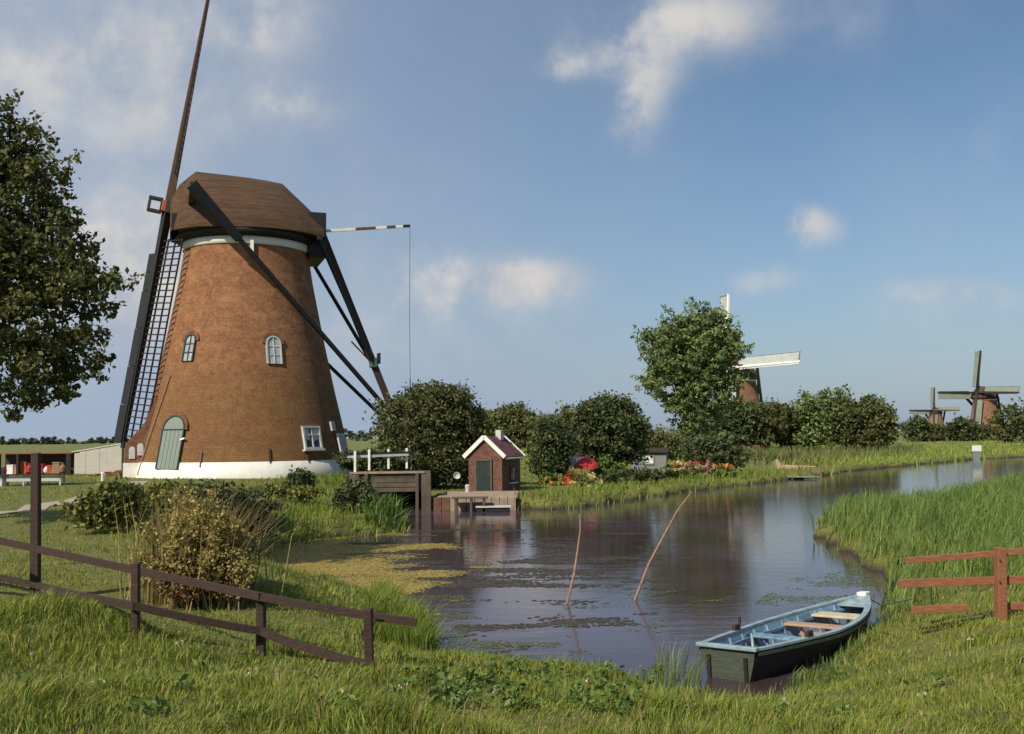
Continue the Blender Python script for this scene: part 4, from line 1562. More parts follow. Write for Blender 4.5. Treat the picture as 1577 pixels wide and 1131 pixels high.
# ribs
for i in range(2, 20, 2):
    t = i / 21
    for s in (-1, 1):
        pts = [Vector((L * t, s * (u * w_at(t) - .05), keel(t) + (top(t) - keel(t)) * v)) for v, u in ((.14, .69), (.45, .82), (.75, .94), (.95, .99))]
        m = MB()
        for a, b in zip(pts[:-1], pts[1:]):
            m.beam(a, b, .035, .03, up=(0, s, .2))
        m.build('rib', M['boat_blue'], root)
# floor boards
nb_ = 16
mb = MB()
for i in range(nb_):
    t = .01 + .93 * i / (nb_ - 1)
    mb.v += [(L * t, -w_at(t) * .68, .045), (L * t, w_at(t) * .68, .045)]
mb.f = [(2 * i, 2 * i + 2, 2 * i + 3, 2 * i + 1) for i in range(nb_ - 1)]
mb.build('bilge', M['boat_floor'], root)
for j in range(6):
    y = (j - 2.5) * .098
    x1_ = L * (.80 - abs(j - 2.5) * .05)
    MB().box(((x1_ + .35) / 2, y, .095 + random.uniform(0, .008)), (x1_ - .35, .088, .02)).build('floor_board', M['boat_floor'], root)
# thwarts
for t, mt, wd, dz in ((.36, 'boat_blue', .22, -.09), (.60, 'boat_wood', .24, -.09), (.765, 'boat_pale', .36, -.08)):
    m = MB().box((L * t, 0, top(t) + dz), (wd, (w_at(t) - .06) * 2, .035))
    o = m.build('thwart', M[mt], root, bevel=.006)
    for s in (-1, 1):
        MB().beam((L * t, s * (w_at(t) - .35), .05), (L * t, s * (w_at(t) - .28), top(t) + dz - .01), .04, .04).build('thwart_knee', M['boat_wood' if t > .5 else 'boat_blue'], root)
MB().box((L * .50, -.10, .17), (.5, .1, .03), R(20)).build('loose_board', M['boat_wood'], root)
MB().box((L * .55, .02, .22), (.35, .08, .03), R(-40)).build('loose_board', M['boat_wood'], root)
# bow deck
tb = .875
MB().add([(L * tb, -w_at(tb) * .98, top(tb) - .01), (L * tb, w_at(tb) * .98, top(tb) - .01), (L * .99, w_at(.99), top(.99) + .02), (L * .99, -w_at(.99), top(.99) + .02),
          (L * tb, -w_at(tb) * .98, top(tb) - .05), (L * tb, w_at(tb) * .98, top(tb) - .05), (L * .99, w_at(.99), top(.99) - .03), (L * .99, -w_at(.99), top(.99) - .03)],
         [(0, 1, 2, 3), (7, 6, 5, 4), (0, 4, 5, 1), (3, 2, 6, 7), (0, 3, 7, 4), (1, 5, 6, 2)]).build('bow_deck', M['boat_grey'], root)
MB().box((L * .985, 0, top(1) + .03), (.20, .16, .07)).build('stem_head', M['white'], root, bevel=.015)
# stern bench boards and rowlock post
MB().box((.34, 0, .19), (.34, .72, .03)).build('stern_board', M['boat_floor'], root)
MB().box((.17, .1, .26), (.05, .5, .12), 0).build('stern_board', M['boat_floor'], root)
for t, s in ((.27, 1), (.27, -1)):
    x = L * t
    MB().box((x, s * (w_at(t) - .0), top(t) + .06), (.16, .06, .10)).build('rowlock', M['fence_dark'], root, bevel=.01)
MB().tube([(L * .27, w_at(.27) - .06, top(.27) + .12), (L * .27, w_at(.27) - .06, top(.27) + .22)], .02, 6).build('rowlock_pin', M['fence_dark'], root)
MB().tube([(L * .20, .12, .05), (L * .20, .14, .42)], .018, 6).build('upright_rod', M['grey_white'], root)
MB().tube([(L * .26, .28, .05), (L * .262, .30, .40)], .015, 6).build('upright_rod', M['boat_grey'], root)
MB().tube([(L * .97, 0, top(.97) + .05), (L + .25, -.15, .35), (L + .7, -.5, .42)], .012, 5).build('mooring_rope', M['rope'], root)

# ------------------------------------------------------------------ sticks in the water
for lab, (pb, ptp, bend) in {'shorter thin leaning stick rising from the water': ((873, 930), (893, 792), .06),
                             'longer leaning stick rising from the water nearer the boat': ((978, 924), (1066, 757), -.10)}.items():
    a = G(pb[0], pb[1], -.3)
    a = G(pb[0], pb[1], 0)
    b = P(ptp[0], ptp[1], a.y + .2)
    m = a.lerp(b, .55) + Vector((bend, 0, 0))
    pts = [a + (a - b).normalized() * .5, a, a.lerp(m, .6) + Vector((bend * .4, 0, 0)), m, m.lerp(b, .6) + Vector((bend * .5, 0, 0)), b]
    o = MB().tube(pts, [.030, .028, .026, .022, .017, .010], 7).build('stick', M['stick'], None, True)
    tag(o, lab, 'stick', 'sticks standing in the canal')

# ------------------------------------------------------------------ fences
root = empty('rail_fence', GP(213, 985), 0, 'dark brown two-rail fence running down the left foreground bank', 'fence')
off = root.location.copy()


def fence_pt(px, py, Dp):
    return P(px, py, Dp) - off


FP = [(55, 698, 925, .112), (209, 868, 985, .085), (402, 925, 1012, .085), (570, 938, 1025, .085)]
FD = {}
for i, (px, pt_, pb, w) in enumerate(FP):
    g = GP(px, pb)
    FD[px] = g.y
    tp = P(px - (3 if i == 3 else 0), pt_, g.y) - off
    bt = g - off - Vector((0, 0, .3))
    MB().beam(bt, tp, w, w, w * .92, w * .92, jit=.008).build('post', M['fence_dark'], root, bevel=.008)
xs = sorted(FD)


def fd(px):
    return float(np.interp(px, [-120] + xs + [640], [FD[55] + .3] + [FD[x] for x in xs] + [FD[570] + .25])) - .10


U = [(-120, 806), (55, 846), (209, 879), (402, 919), (570, 945), (641, 959)]
Lr = [(-120, 862), (55, 901), (209, 934), (402, 972), (480, 1000), (574, 1025)]
for seq, w0 in ((U, .078), (Lr, .075)):
    for (a, b) in (zip(seq[:-1], seq[1:]) if seq is Lr else [(seq[0], seq[3]), (seq[3], seq[5])]):
        pa, pb = fence_pt(a[0], a[1], fd(a[0])), fence_pt(b[0], b[1], fd(b[0]))
        if seq is Lr and a[0] == 402:
            pass
        m = MB()
        n = 6
        prev = pa
        for k in range(1, n + 1):
            q = pa.lerp(pb, k / n)
            dz = sin(k / n * pi) * (-.012)
            q = q + Vector((0, 0, dz))
            m.beam(prev, q, .06, w0 * .92)
            prev = q
        m.build('rail', M['fence_dark'], root)

pg = GP(1540, 958)
root = empty('rail_fence', pg, 0, 'reddish three-rail fence at the right edge of the bank', 'fence')
off = root.location.copy()
Dr = pg.y
MB().beam(Vector((0, 0, -.3)), P(1540, 843, Dr) - off, .15, .13, .14, .12).build('post', M['fence_red'], root, bevel=.01)
pg2 = P(1720, 955, Dr - .6) - off
MB().beam(pg2 - Vector((0, 0, .3)), P(1720, 838, Dr - .6) - off, .15, .13).build('post', M['fence_red'], root, bevel=.01)
for (a, b, w) in (((1394, 864), (1590, 848), .085), ((1384, 899), (1590, 893), .115), ((1403, 940), (1492, 936), .10), ((1548, 934), (1640, 931), .10)):
    MB().beam(P(a[0], a[1], Dr + .1) - off, P(b[0], b[1], Dr + .05) - off, .05, w, .05, w).build('rail', M['fence_red'], root, bevel=.006)
for (a, b, w) in (((1590, 848), (1740, 843), .085), ((1590, 893), (1740, 888), .115)):
    MB().beam(P(a[0], a[1], Dr + .05) - off, P(b[0], b[1], Dr - .5) - off, .05, w).build('rail', M['fence_red'], root, bevel=.006)
for px, py in ((1540, 862), (1540, 896)):
    MB().tube([P(px, py, Dr - .08) - off, P(px, py, Dr - .10) - off], .015, 6).build('bolt', M['iron'], root)

# ------------------------------------------------------------------ trees
b0 = Vector((-14.2, 23.5, gz(-14.2, 23.5)))
D = 22
items = [(-70, 330, 110, 150), (0, 235, 50, 60), (-20, 170, 34, 34), (40, 255, 36, 40, .5), (85, 285, 24, 22), (-30, 470, 110, 120), (45, 335, 50, 50), (88, 375, 34, 26), (40, 430, 70, 60), (95, 445, 44, 34),
         (145, 436, 36, 18, -.5), (115, 500, 40, 26), (120, 560, 34, 26), (30, 560, 70, 40), (80, 600, 40, 22), (20, 620, 40, 14), (-180, 430, 130, 160), (150, 480, 18, 14), (135, 400, 14, 14)]
tree('broadleaf_tree', b0, px_blobs(b0, D, items), 60000, .075, M['leaf_ash'], 7.5, .28, 'large dark broadleaf tree entering at the left edge of the photo', seed=3, clump=.26, nb=18, hollow=.22, per=40, spray=2.0, rise=.25, lean=(.6, -.4))

D = 52.5
b0 = on_ground(662, D)
tree('broadleaf_tree', b0, px_blobs(b0, D, [(655, 665, 55, 58), (630, 650, 40, 38), (690, 650, 42, 42), (665, 625, 38, 24), (690, 620, 20, 20), (620, 690, 30, 30), (660, 715, 55, 38), (705, 690, 28, 50), (690, 735, 38, 22), (722, 668, 14, 26)]),
     42000, .105, M['leaf_round'], 3.4, .2, 'dense round dark green tree between the sluice and the brick shed', seed=5, clump=.4)
for k, (px, D, items, n, lab, mt) in enumerate([
    (765, 150, [(765, 668, 35, 28), (745, 655, 22, 20), (790, 650, 24, 20), (738, 675, 16, 22), (720, 665, 20, 26)], 9000, 'olive green bushy tree rising right behind the shed roof', 'leaf_hedge'),
    (825, 150, [(820, 670, 30, 24), (845, 668, 22, 22), (800, 662, 20, 18), (838, 680, 24, 14)], 7000, 'pale olive tree between the shed tree and the dark garden tree', 'leaf_hedge'),
    (852, 57, [(852, 692, 20, 42), (846, 715, 16, 24), (862, 675, 14, 24)], 5000, 'narrow dark leafy shrub right of the green lawn gap', 'leaf_dark'),
    (872, 64, [(878, 668, 20, 28), (868, 690, 18, 20)], 3500, 'small yellowish green tree left of the dark garden tree', 'leaf_hedge'),
    (938, 61, [(935, 660, 42, 32), (940, 635, 24, 20), (915, 645, 22, 18), (965, 655, 20, 22), (950, 685, 36, 24), (905, 680, 24, 24), (975, 675, 14, 20), (950, 622, 12, 10)], 13000, 'dark pointed garden tree left of the grey hut', 'leaf_dark'),
    (1015, 80, [(1010, 680, 30, 14), (1035, 690, 26, 16), (1000, 690, 16, 12)], 3500, 'small light green bush behind the grey hut', 'leaf_hedge'),
    (1098, 70, [(1098, 700, 34, 14), (1085, 690, 26, 14), (1120, 706, 22, 10)], 3200, 'low dark bush under the tall willow', 'leaf_dark')]):
    b0 = on_ground(px, D)
    tree('garden_tree', b0, px_blobs(b0, D, items), n * 2, .27 if D > 100 else .135 if D > 60 else .115, M[mt], 2.2, .12, lab, group='trees of the canal-side garden', seed=20 + k, clump=.4 if D < 100 else .8, nb=5)
b0 = on_ground(590, 50)
tree('garden_shrub', b0, px_blobs(b0, 50, [(545, 712, 20, 12), (575, 712, 24, 12), (608, 712, 26, 13), (632, 716, 16, 12)]), 7000, .10, M['leaf_dark'], 0, 0, 'low dark hedge seen between the white railing posts of the sluice', 'shrub', 'garden shrubs', 39, clump=.2)
# hedges near the water
for k, (px, D, items, n, lab) in enumerate([
    (950, 57, [(945, 738, 22, 10), (970, 736, 24, 9), (1000, 733, 16, 8)], 3500, 'low clipped dark hedge in the waterside garden'),
    (935, 59, [(940, 722, 14, 16), (925, 728, 12, 10)], 1800, 'small green conical garden shrub beside the red parasol')]):
    b0 = on_ground(px, D)
    tree('garden_shrub', b0, px_blobs(b0, D, items), n, .12, M['leaf_dark' if k == 0 else 'leaf_bright'], 0, 0, lab, 'shrub', 'garden shrubs', 40 + k, clump=.2)

D = 95
b0 = on_ground(1062, D)
items = [(1062, 560, 34, 44), (1024, 556, 24, 34), (1092, 556, 32, 44), (1082, 512, 22, 26), (1050, 520, 18, 24), (1098, 500, 9, 14), (1040, 498, 8, 12), (1078, 486, 7, 12), (1006, 530, 14, 18), (1000, 575, 12, 18), (1018, 600, 18, 24),
         (1058, 615, 28, 32), (1095, 610, 26, 32), (1064, 660, 14, 30), (1078, 655, 18, 34), (1118, 545, 14, 34), (1122, 590, 12, 18), (1130, 525, 8, 10), (1090, 690, 20, 14)]
tree('willow_tree', b0, px_blobs(b0, D, items), 38000, .16, M['leaf_willow'], 8.5, .42, 'tall feathery willow standing before the second windmill', seed=9, clump=.55, nb=18, hollow=.25, per=40, spray=2.4, rise=.5, aspect=2.6)
g = Vector((P(1096, 665, 93).x, 93, gz(P(1096, 665, 93).x, 93)))
o = MB().box((0, 0, .9), (.9, .6, 1.9)).box((.75, .1, .6), (.5, .5, 1.2)).build('garden_wall', M['boat_pale'], bevel=.08)
o.location = g + Vector((0, 0, .5))
tag(o, 'pale yellow stump of wall right of the willow trunk', 'wall')

BU = [(1135, 150, [(1135, 650, 26, 26), (1120, 665, 20, 16)], 'dark round bush directly under the second windmill'),
      (1180, 152, [(1180, 650, 34, 24), (1165, 640, 16, 14)], 'dark rounded bush right of the second windmill foot'),
      (1225, 155, [(1222, 660, 30, 20), (1238, 650, 18, 16)], 'lower dark bush in the gap of the far thicket'),
      (1270, 150, [(1268, 645, 32, 34), (1255, 632, 14, 16), (1285, 640, 22, 26), (1272, 610, 8, 8)], 'tallest peaked dark bush of the far thicket'),
      (1318, 148, [(1315, 650, 34, 28), (1335, 640, 20, 24), (1302, 635, 16, 16)], 'broad dark bush near the right end of the far thicket'),
      (1350, 147, [(1350, 655, 17, 24), (1344, 640, 12, 16)], 'rightmost dark bush of the far thicket'),
      (1412, 290, [(1410, 656, 16, 8), (1400, 660, 10, 6)], 'low dark bush left of the smallest windmill'),
      (1452, 290, [(1450, 662, 22, 6), (1468, 658, 10, 6)], 'low dark bush under the smallest windmill'),
      (1488, 285, [(1484, 658, 14, 8), (1476, 652, 7, 6)], 'dark bush between the two distant windmills'),
      (1512, 300, [(1512, 664, 14, 5)], 'low bush at the foot of the orange distant windmill'),
      (1560, 240, [(1555, 650, 20, 16), (1572, 645, 16, 20), (1590, 650, 20, 18), (1538, 658, 12, 8)], 'green bush at the right edge beside the orange windmill')]
for k, (px, D, items, lab) in enumerate(BU):
    b0 = on_ground(px, D)
    tree('bush', b0, px_blobs(b0, D, items + [(px, 674, items[0][2] * .9, 7)]), 9000 if D < 200 else 2600, .30 if D < 200 else .5, M[['leaf_dark', 'leaf_round', 'leaf_dark', 'leaf_willow', 'leaf_round', 'leaf_hedge', 'leaf_dark', 'leaf_round', 'leaf_dark', 'leaf_round', 'leaf_round'][k]], 0, 0, lab, 'bush', 'bushes on the far meadow', 60 + k, clump=.8 if D < 200 else 1.2)

# far line of trees at the horizon
mbv, mbt, kk = [], [], 0
rg = np.random.default_rng(12)
for px in np.concatenate([np.arange(-300, 200, 9), np.arange(528, 600, 7), np.arange(720, 1000, 12), np.arange(1365, 1900, 14)]):
    D = 820 + rg.random() * 150
    pp = P(px + rg.random() * 6, 678, D)
    h = (3.0 + 6 * rg.random() ** 2) * (1.0 if px < 250 or px > 1300 else 1.7)
    v, t = leaf_cloud([(pp.x, D, .4 + h * .5, 3 + 3 * rg.random(), 3, h * .55)], 120, 2.0, int(px) + 999, clump=1.5, zmin=0)
    mbv.append(v)
    mbt.append(t + kk)
    kk += len(v)
o = arrays('far_treeline', np.concatenate(mbv), np.concatenate(mbt), M['leaf_far'])
tag(o, 'faint line of far trees along the horizon', 'treeline', kind='stuff')


# brambles and shrubs on the mill bank
def shrub(name, gp, items, n, leaf, mat, label, seed, clump=.2, group='brambles and shrubs on the mill bank', trunk=0):
    g = GP(*gp)
    D = g.y
    return tree(name, g, px_blobs(g, D, items), n, leaf, mat, trunk, .03, label, 'shrub', group, seed, clump=clump, nb=6)


shrub('bramble_bush', (165, 822), [(160, 785, 30, 30), (145, 795, 20, 26), (185, 775, 26, 20), (195, 790, 20, 18)], 5200, .075, M['leaf_bramble'], 'round dark bramble with yellow-green rim at the left end of the bank', 101)
shrub('bramble_bush', (235, 790), [(225, 772, 32, 17), (255, 768, 26, 13), (205, 774, 18, 14)], 5200, .09, M['leaf_bramble'], 'low dark bramble between the round bramble and the yellow shrub', 102)
shrub('bramble_bush', (350, 795), [(350, 775, 46, 22), (390, 785, 32, 22), (320, 768, 28, 16)], 7500, .10, M['leaf_dark'], 'wide dark bramble right behind the yellow shrub', 103)
shrub('bramble_bush', (370, 835), [(372, 805, 28, 26), (385, 815, 24, 22), (350, 800, 20, 24)], 4500, .085, M['leaf_dark'], 'dark bramble at the water right of the yellow shrub', 104)
shrub('bramble_bush', (440, 775), [(440, 768, 30, 11), (412, 764, 20, 10), (468, 762, 14, 10)], 5000, .10, M['leaf_bramble'], 'dark green shrub on the slope below the white plinth', 105)
shrub('bramble_bush', (462, 757), [(462, 742, 16, 16), (455, 750, 14, 10)], 1800, .10, M['leaf_dark'], 'small dark shrub against the slope below the square window', 106)
shrub('climbing_shrub', (486, 733), [(484, 716, 14, 10), (496, 710, 10, 8), (478, 724, 12, 10)], 450, .11, M['leaf_dark'], 'thin leafy shrub before the white plinth under the square window', 107)
shrub('bramble_bush', (548, 790), [(550, 770, 22, 20), (535, 775, 18, 18)], 2600, .10, M['leaf_dark'], 'dark shrub at the left pier of the sluice', 108)
gg = np.random.default_rng(31)
plumes = []
for k in range(46):
    cx = float(np.clip(gg.normal(302, 34), 236, 378))
    top_ = 738 + abs(cx - 300) * .8 + gg.random() * 64
    hh = 20 + gg.random() * 26
    plumes.append((cx, top_ + hh, 7 + 7 * gg.random(), hh, gg.random() * .8 - .4))
    plumes.append((cx + gg.normal() * 5, top_ + hh * 2.2 + 14, 9 + 8 * gg.random(), hh, gg.random() * .8 - .4))
shrub('yellow_shrub', (300, 935), plumes, 22000, .028, M['leaf_yellow'], 'tall yellow-brown withering shrub behind the left fence', 109, clump=.09, trunk=1.3)
shrub('brown_shrub', (300, 940), [(300, 905, 34, 24), (275, 880, 22, 22), (325, 900, 26, 22), (350, 880, 14, 20)], 4200, .036, M['leaf_brown'], 'reddish brown dry growth at the foot of the yellow shrub', 110, clump=.10, trunk=.5)
shrub('green_shrub', (345, 915), [(350, 850, 14, 30), (262, 860, 12, 30), (310, 800, 12, 26), (338, 800, 9, 24)], 2600, .034, M['leaf_bright'], 'fresh green shoots growing up through the yellow shrub', 119, clump=.10, trunk=.5)

# thin upright stems through the withering shrub
g = np.random.default_rng(5)
c0 = GP(300, 930)
n = 900
x, y = c0.x + g.normal(size=n) * .38, c0.y + g.normal(size=n) * .3
tag(blades('dry_stems', np.stack([x, y, ground_z(x, y)], 1), .7 + 1.1 * g.random(n), .012 + .008 * g.random(n), M['straw'], .25, 5), 'thin dry straw-coloured stems growing through the yellow shrub', 'stems', kind='stuff')

# flower beds
for k, (px, py, hw, hh, D, mt, n, lab) in enumerate([
    (848, 743, 18, 9, 55, 'fl_orange', 260, 'orange flower bed beside the lawn'),
    (1105, 720, 26, 7, 66, 'fl_orange', 380, 'bright orange flowers at the right end of the garden'),
    (1060, 719, 24, 7, 66, 'fl_red', 220, 'red flowers in the middle of the garden bed'),
    (1035, 719, 20, 8, 66, 'fl_yellow', 260, 'pale yellow flowers next to the hut'),
    (1075, 722, 30, 8, 65, 'fl_pink', 260, 'pinkish flowers before the cold frame'),
    (905, 745, 26, 14, 54, 'fl_yellow', 150, 'yellow flowers below the parasol')]):
    c = P(px, py, D)
    s = D / FPX
    v, t = leaf_cloud([(c.x, c.y, c.z, hw * s, .6, hh * s)], n, .13, 300 + k, clump=.12, per=8)
    tag(arrays('flower_bed', v, t, M[mt]), lab, 'flowers', 'flower beds in the garden', 'stuff')
    v, t = leaf_cloud([(c.x, c.y + .1, (c.z + gz(c.x, c.y)) / 2, hw * s, .8, hh * s + .1)], n * 3, .13, 400 + k, clump=.15, per=10)
    tag(arrays('flower_leaves', v, t, M['leaf_bright']), 'green leaves around the ' + lab, 'plants', 'foliage of the flower beds', 'stuff')

# ------------------------------------------------------------------ grass


def polar_pts(n, r0, r1, a0, a1, power, g):
    u = g.random(n)
    if power == 1:
        r = r0 * (r1 / r0) ** u
    else:
        r = 1 / (1 / r0 - u * (1 / r0 - 1 / r1))
    a = R(a0) + (R(a1) - R(a0)) * g.random(n)
    return r * np.sin(a), r * np.cos(a), r


def in_poly_px(x, y, z, poly):
    """inside a region of the ground given by its corner points in world xy"""
    ins = np.zeros(len(x), bool)
    n = len(poly)
    for i in range(n):
        ax, ay = poly[i]
        bx, by = poly[(i + 1) % n]
        ins ^= ((ay > y) != (by > y)) & (x < (bx - ax) * (y - ay) / (by - ay + 1e-12) + ax)
    return ins


PATHA = np.array([[p.x, p.y] for p in PATH])


def path_dist(x, y):
    best = np.full(len(x), 1e9)
    for (ax, ay), (bx, by) in zip(PATHA[:-1], PATHA[1:]):
        dx, dy = bx - ax, by - ay
        t = np.clip(((x - ax) * dx + (y - ay) * dy) / (dx * dx + dy * dy), 0, 1)
        best = np.minimum(best, np.hypot(x - ax - t * dx, y - ay - t * dy))
    return best


REED = [(*G(px, py, .3)[:2],) for px, py in [(1215, 875), (1225, 785), (1400, 765), (1600, 725), (1800, 740), (1900, 900), (1700, 945), (1480, 930), (1370, 935), (1330, 880)]]
MOWN = [(*G(px, py, 1.3)[:2],) for px, py in [(-400, 900), (40, 935), (230, 965), (420, 950), (380, 880), (240, 870), (130, 800), (230, 740), (0, 745), (-500, 770)]]


def grass_field(name, n, r0, r1, power, seed, mat, label, wk, hk=1.0, keep=None, segs=2, a=(-41, 41), base_h=.095):
    g = np.random.default_rng(seed)
    x, y, r = polar_pts(n, r0, r1, a[0], a[1], power, g)
    sd = sdist(x, y)
    z = ground_z(x, y, sd)
    ok = (z > .03) & (path_dist(x, y) > .42)
    ok &= (np.hypot(x - mc.x, y - mc.y) > 6.0)
    # clumps: thin out with noise
    cl = fbm(x, y, 2.2, 21, 3)
    ok &= g.random(len(x)) < (.35 + 1.1 * cl)
    mown = in_poly_px(x, y, z, MOWN)
    ok &= ~(mown & (r < 40) & (g.random(len(x)) < .25))
    # quay, sluice, shed footprints
    for cx, cy, hx, hy in ((P(605, 740, D_SL).x, D_SL + 1.5, 2.1, 1.9), ((q0.x + q1.x) / 2, D_Q + 2, (q1.x - q0.x) / 2, 2.5), (sb.x + .15, D_SH + .8, 1.3, 1.4)):
        ok &= ~((np.abs(x - cx) < hx) & (np.abs(y - cy) < hy))
    h = base_h * (.38 + 2.0 * fbm(x, y, 1.1, 31, 3) ** 2) * (.6 + .8 * g.random(len(x)))
    edge = np.exp(-(np.clip(sd, 0, 9) / (.35 + .012 * r)) ** 2)
    h = h * (1 + .35 * edge) * np.where(mown, .55, 1)
    if keep is not None:
        ok &= keep(x, y, z, sd, g)
    h *= hk
    pts = np.stack([x, y, z], 1)[ok]
    h = h[ok]
    w = wk(r[ok]) * (.7 + .6 * g.random(len(h)))
    o = blades(name, pts, h, w, mat, .45, seed, None, segs)
    return tag(o, label, 'grass', kind='stuff')


nf = lambda f: (lambda x, y, z, sd, g: g.random(len(x)) < np.clip(f(x, y, sd), 0, 1))
grass_field('grass', 170000, 4.6, 19, 1, 1, M['grass_long'], 'lush green foreground grass', lambda r: .0055 + .0006 * r, 1.15, nf(lambda x, y, sd: 1.5 - 1.3 * fbm(x, y, .8, 51)))
grass_field('grass', 150000, 4.6, 19, 1, 2, M['grass_short'], 'yellowish foreground grass', lambda r: .0055 + .0006 * r, .9, nf(lambda x, y, sd: .1 + 1.2 * fbm(x, y, .8, 51)))
grass_field('grass', 200000, 7.5, 42, 1, 9, M['grass_gold'], 'short yellow-green meadow grass', lambda r: .003 + .0009 * r, 1.1, lambda x, y, z, sd, g: in_poly_px(x, y, z, MOWN) & (g.random(len(x)) < .75 - .5 * fbm(x, y, .5, 71)), 1, (-41, -8))
grass_field('grass', 14000, 4.6, 22, 1, 3, M['straw'], 'dry straw blades scattered in the foreground grass', lambda r: .004 + .0005 * r, 1.5)
grass_field('grass', 150000, 19, 95, 1, 4, M['grass_short'], 'meadow grass of the middle distance', lambda r: .002 + .0011 * r, 1.0, None, 1)
grass_field('grass', 60000, 19, 95, 1, 5, M['grass_long'], 'greener grass tufts of the middle distance', lambda r: .002 + .0011 * r, 1.5, nf(lambda x, y, sd: 1.7 - 2.2 * fbm(x, y, .3, 52) + np.exp(-sd)), 1)
grass_field('grass', 60000, 95, 330, 2, 6, M['grass_far'], 'coarse grass of the far meadow', lambda r: .0012 * r, 2.4, None, 1, (0, 33))


def reed_field(name, poly, n, h0, h1, w, mat, label, seed, zr=(.02, 9), shore=None, lean=.3, segs=2, hn=.5):
    g = np.random.default_rng(seed)
    poly = np.array(poly)
    lo, hi = poly.min(0), poly.max(0)
    x = lo[0] + (hi[0] - lo[0]) * g.random(n)
    y = lo[1] + (hi[1] - lo[1]) * g.random(n)
    ok = in_poly_px(x, y, None, poly)
    x, y = x[ok], y[ok]
    sd = sdist(x, y)
    z = ground_z(x, y, sd)
    ok = (z > zr[0]) & (z < zr[1])
    if shore is not None:
        ok = (sd > shore[0]) & (sd < shore[1]) & (g.random(len(x)) < .3 + 1.2 * fbm(x, y, hn, seed, 2))
    x, y, z, sd = x[ok], y[ok], z[ok], sd[ok]
    z = np.maximum(z, -.05)
    cl = fbm(x, y, hn * 2, seed + 3, 3)
    h = (h0 + (h1 - h0) * cl * 1.3) * (.55 + .6 * g.random(len(x)))
    o = blades(name, np.stack([x, y, z], 1), h, w * (.7 + .6 * g.random(len(x))), mat, lean, seed, None, segs)
    return tag(o, label, 'reeds', kind='stuff')


reed_field('reeds', REED, 75000, .40, .85, .028, M['reed'], 'tall green reeds on the spit above the boat', 501)
reed_field('reeds', REED, 16000, .35, .75, .024, M['grass_long'], 'lighter grass mixed among the reeds of the spit', 502)
box = lambda pts: [(*G(px, py, 0)[:2],) for px, py in pts]
reed_field('reeds', box([(640, 1060), (640, 1000), (900, 1025), (1200, 1040), (1400, 900), (1480, 960), (1300, 1110), (900, 1120)]), 22000, .10, .26, .011, M['reed'], 'fringe of tall grass along the near shore and boat', 503, shore=(-.25, .5))
reed_field('reeds', box([(560, 1045), (575, 940), (640, 935), (672, 1000), (650, 1050)]), 7000, .3, .62, .013, M['grass_long'], 'dark tall grass clump at the end of the left fence', 504, zr=(-.2, 9), lean=.2)
reed_field('reeds', box([(370, 930), (385, 868), (600, 915), (660, 960), (600, 990)]), 9000, .10, .26, .013, M['reed'], 'tall shore grass between the left fence and the duckweed', 505, shore=(-.3, 1.2))
reed_field('reeds', box([(1010, 1085), (1010, 1020), (1075, 1030), (1080, 1110)]), 420, .30, .60, .010, M['grass_long'], 'few tall reed blades standing in the water left of the boat', 506, shore=(-.9, .4), lean=.15)
reed_field('reeds', box([(1128, 1110), (1130, 1060), (1165, 1060), (1165, 1110)]), 500, .2, .38, .02, M['straw'], 'blond dry tuft beside the boat stern', 507, shore=(-.2, 1.5), lean=.25)
reed_field('reeds', box([(380, 870), (380, 780), (640, 765), (640, 835), (500, 850)]), 14000, .18, .5, .03, M['grass_long'], 'reeds along the foot of the mill bank', 508, shore=(-.5, 4.5))
reed_field('reeds', box([(562, 822), (560, 775), (622, 778), (630, 820)]), 6500, .5, 1.0, .04, M['reed'], 'fresh green reed clump in front of the sluice', 509, zr=(-.5, 9), lean=.5)
reed_field('reeds', box([(790, 795), (790, 760), (1000, 742), (1250, 722), (1270, 736), (1100, 760), (930, 785)]), 16000, .25, .6, .05, M['grass_long'], 'tufted grass along the garden shore', 510, shore=(-.4, 2.5))
reed_field('reeds', box([(1255, 745), (1255, 712), (1400, 700), (1600, 690), (2000, 676), (2000, 690), (1600, 712)]), 30000, .5, 1.1, .14, M['grass_far'], 'brownish reed edge of the far shore', 511, shore=(-.8, 8), segs=1)
reed_field('reeds', box([(1100, 722), (1130, 700), (1420, 694), (1420, 706), (1260, 722), (1190, 728)]), 9000, .5, 1.3, .14, M['leaf_hedge'], 'darker rough growth on the far bank behind the jetty', 512, zr=(.1, 9), segs=1)

# broad-leaved weeds in the foreground
g = np.random.default_rng(77)
vv, tt, kk = [], [], 0
for i in range(120):
    px, py = g.uniform(640, 1010), 0
    py = 1038 + g.random() ** 1.2 * 62 + max(0, (760 - px)) * .05
    if i > 90:
        px, py = g.uniform(0, 1577), g.uniform(1040, 1110)
    p = GP(px, py)
    v, t = leaf_cloud([(p.x, p.y, p.z + .05, .10, .10, .05)], 24, .034, 800 + i, clump=.07, per=8, aspect=1.9, flat=.9)
    vv.append(v)
    tt.append(t + kk)
    kk += len(v)
tag(arrays('weeds', np.concatenate(vv), np.concatenate(tt), M['leaf_bright']), 'broad-leaved green weeds on the near bank', 'weeds', kind='stuff')

# duckweed: small floating cells
X0 = box([(340, 880), (380, 815), (760, 800), (1000, 950), (1000, 1060), (600, 1060), (380, 930)])


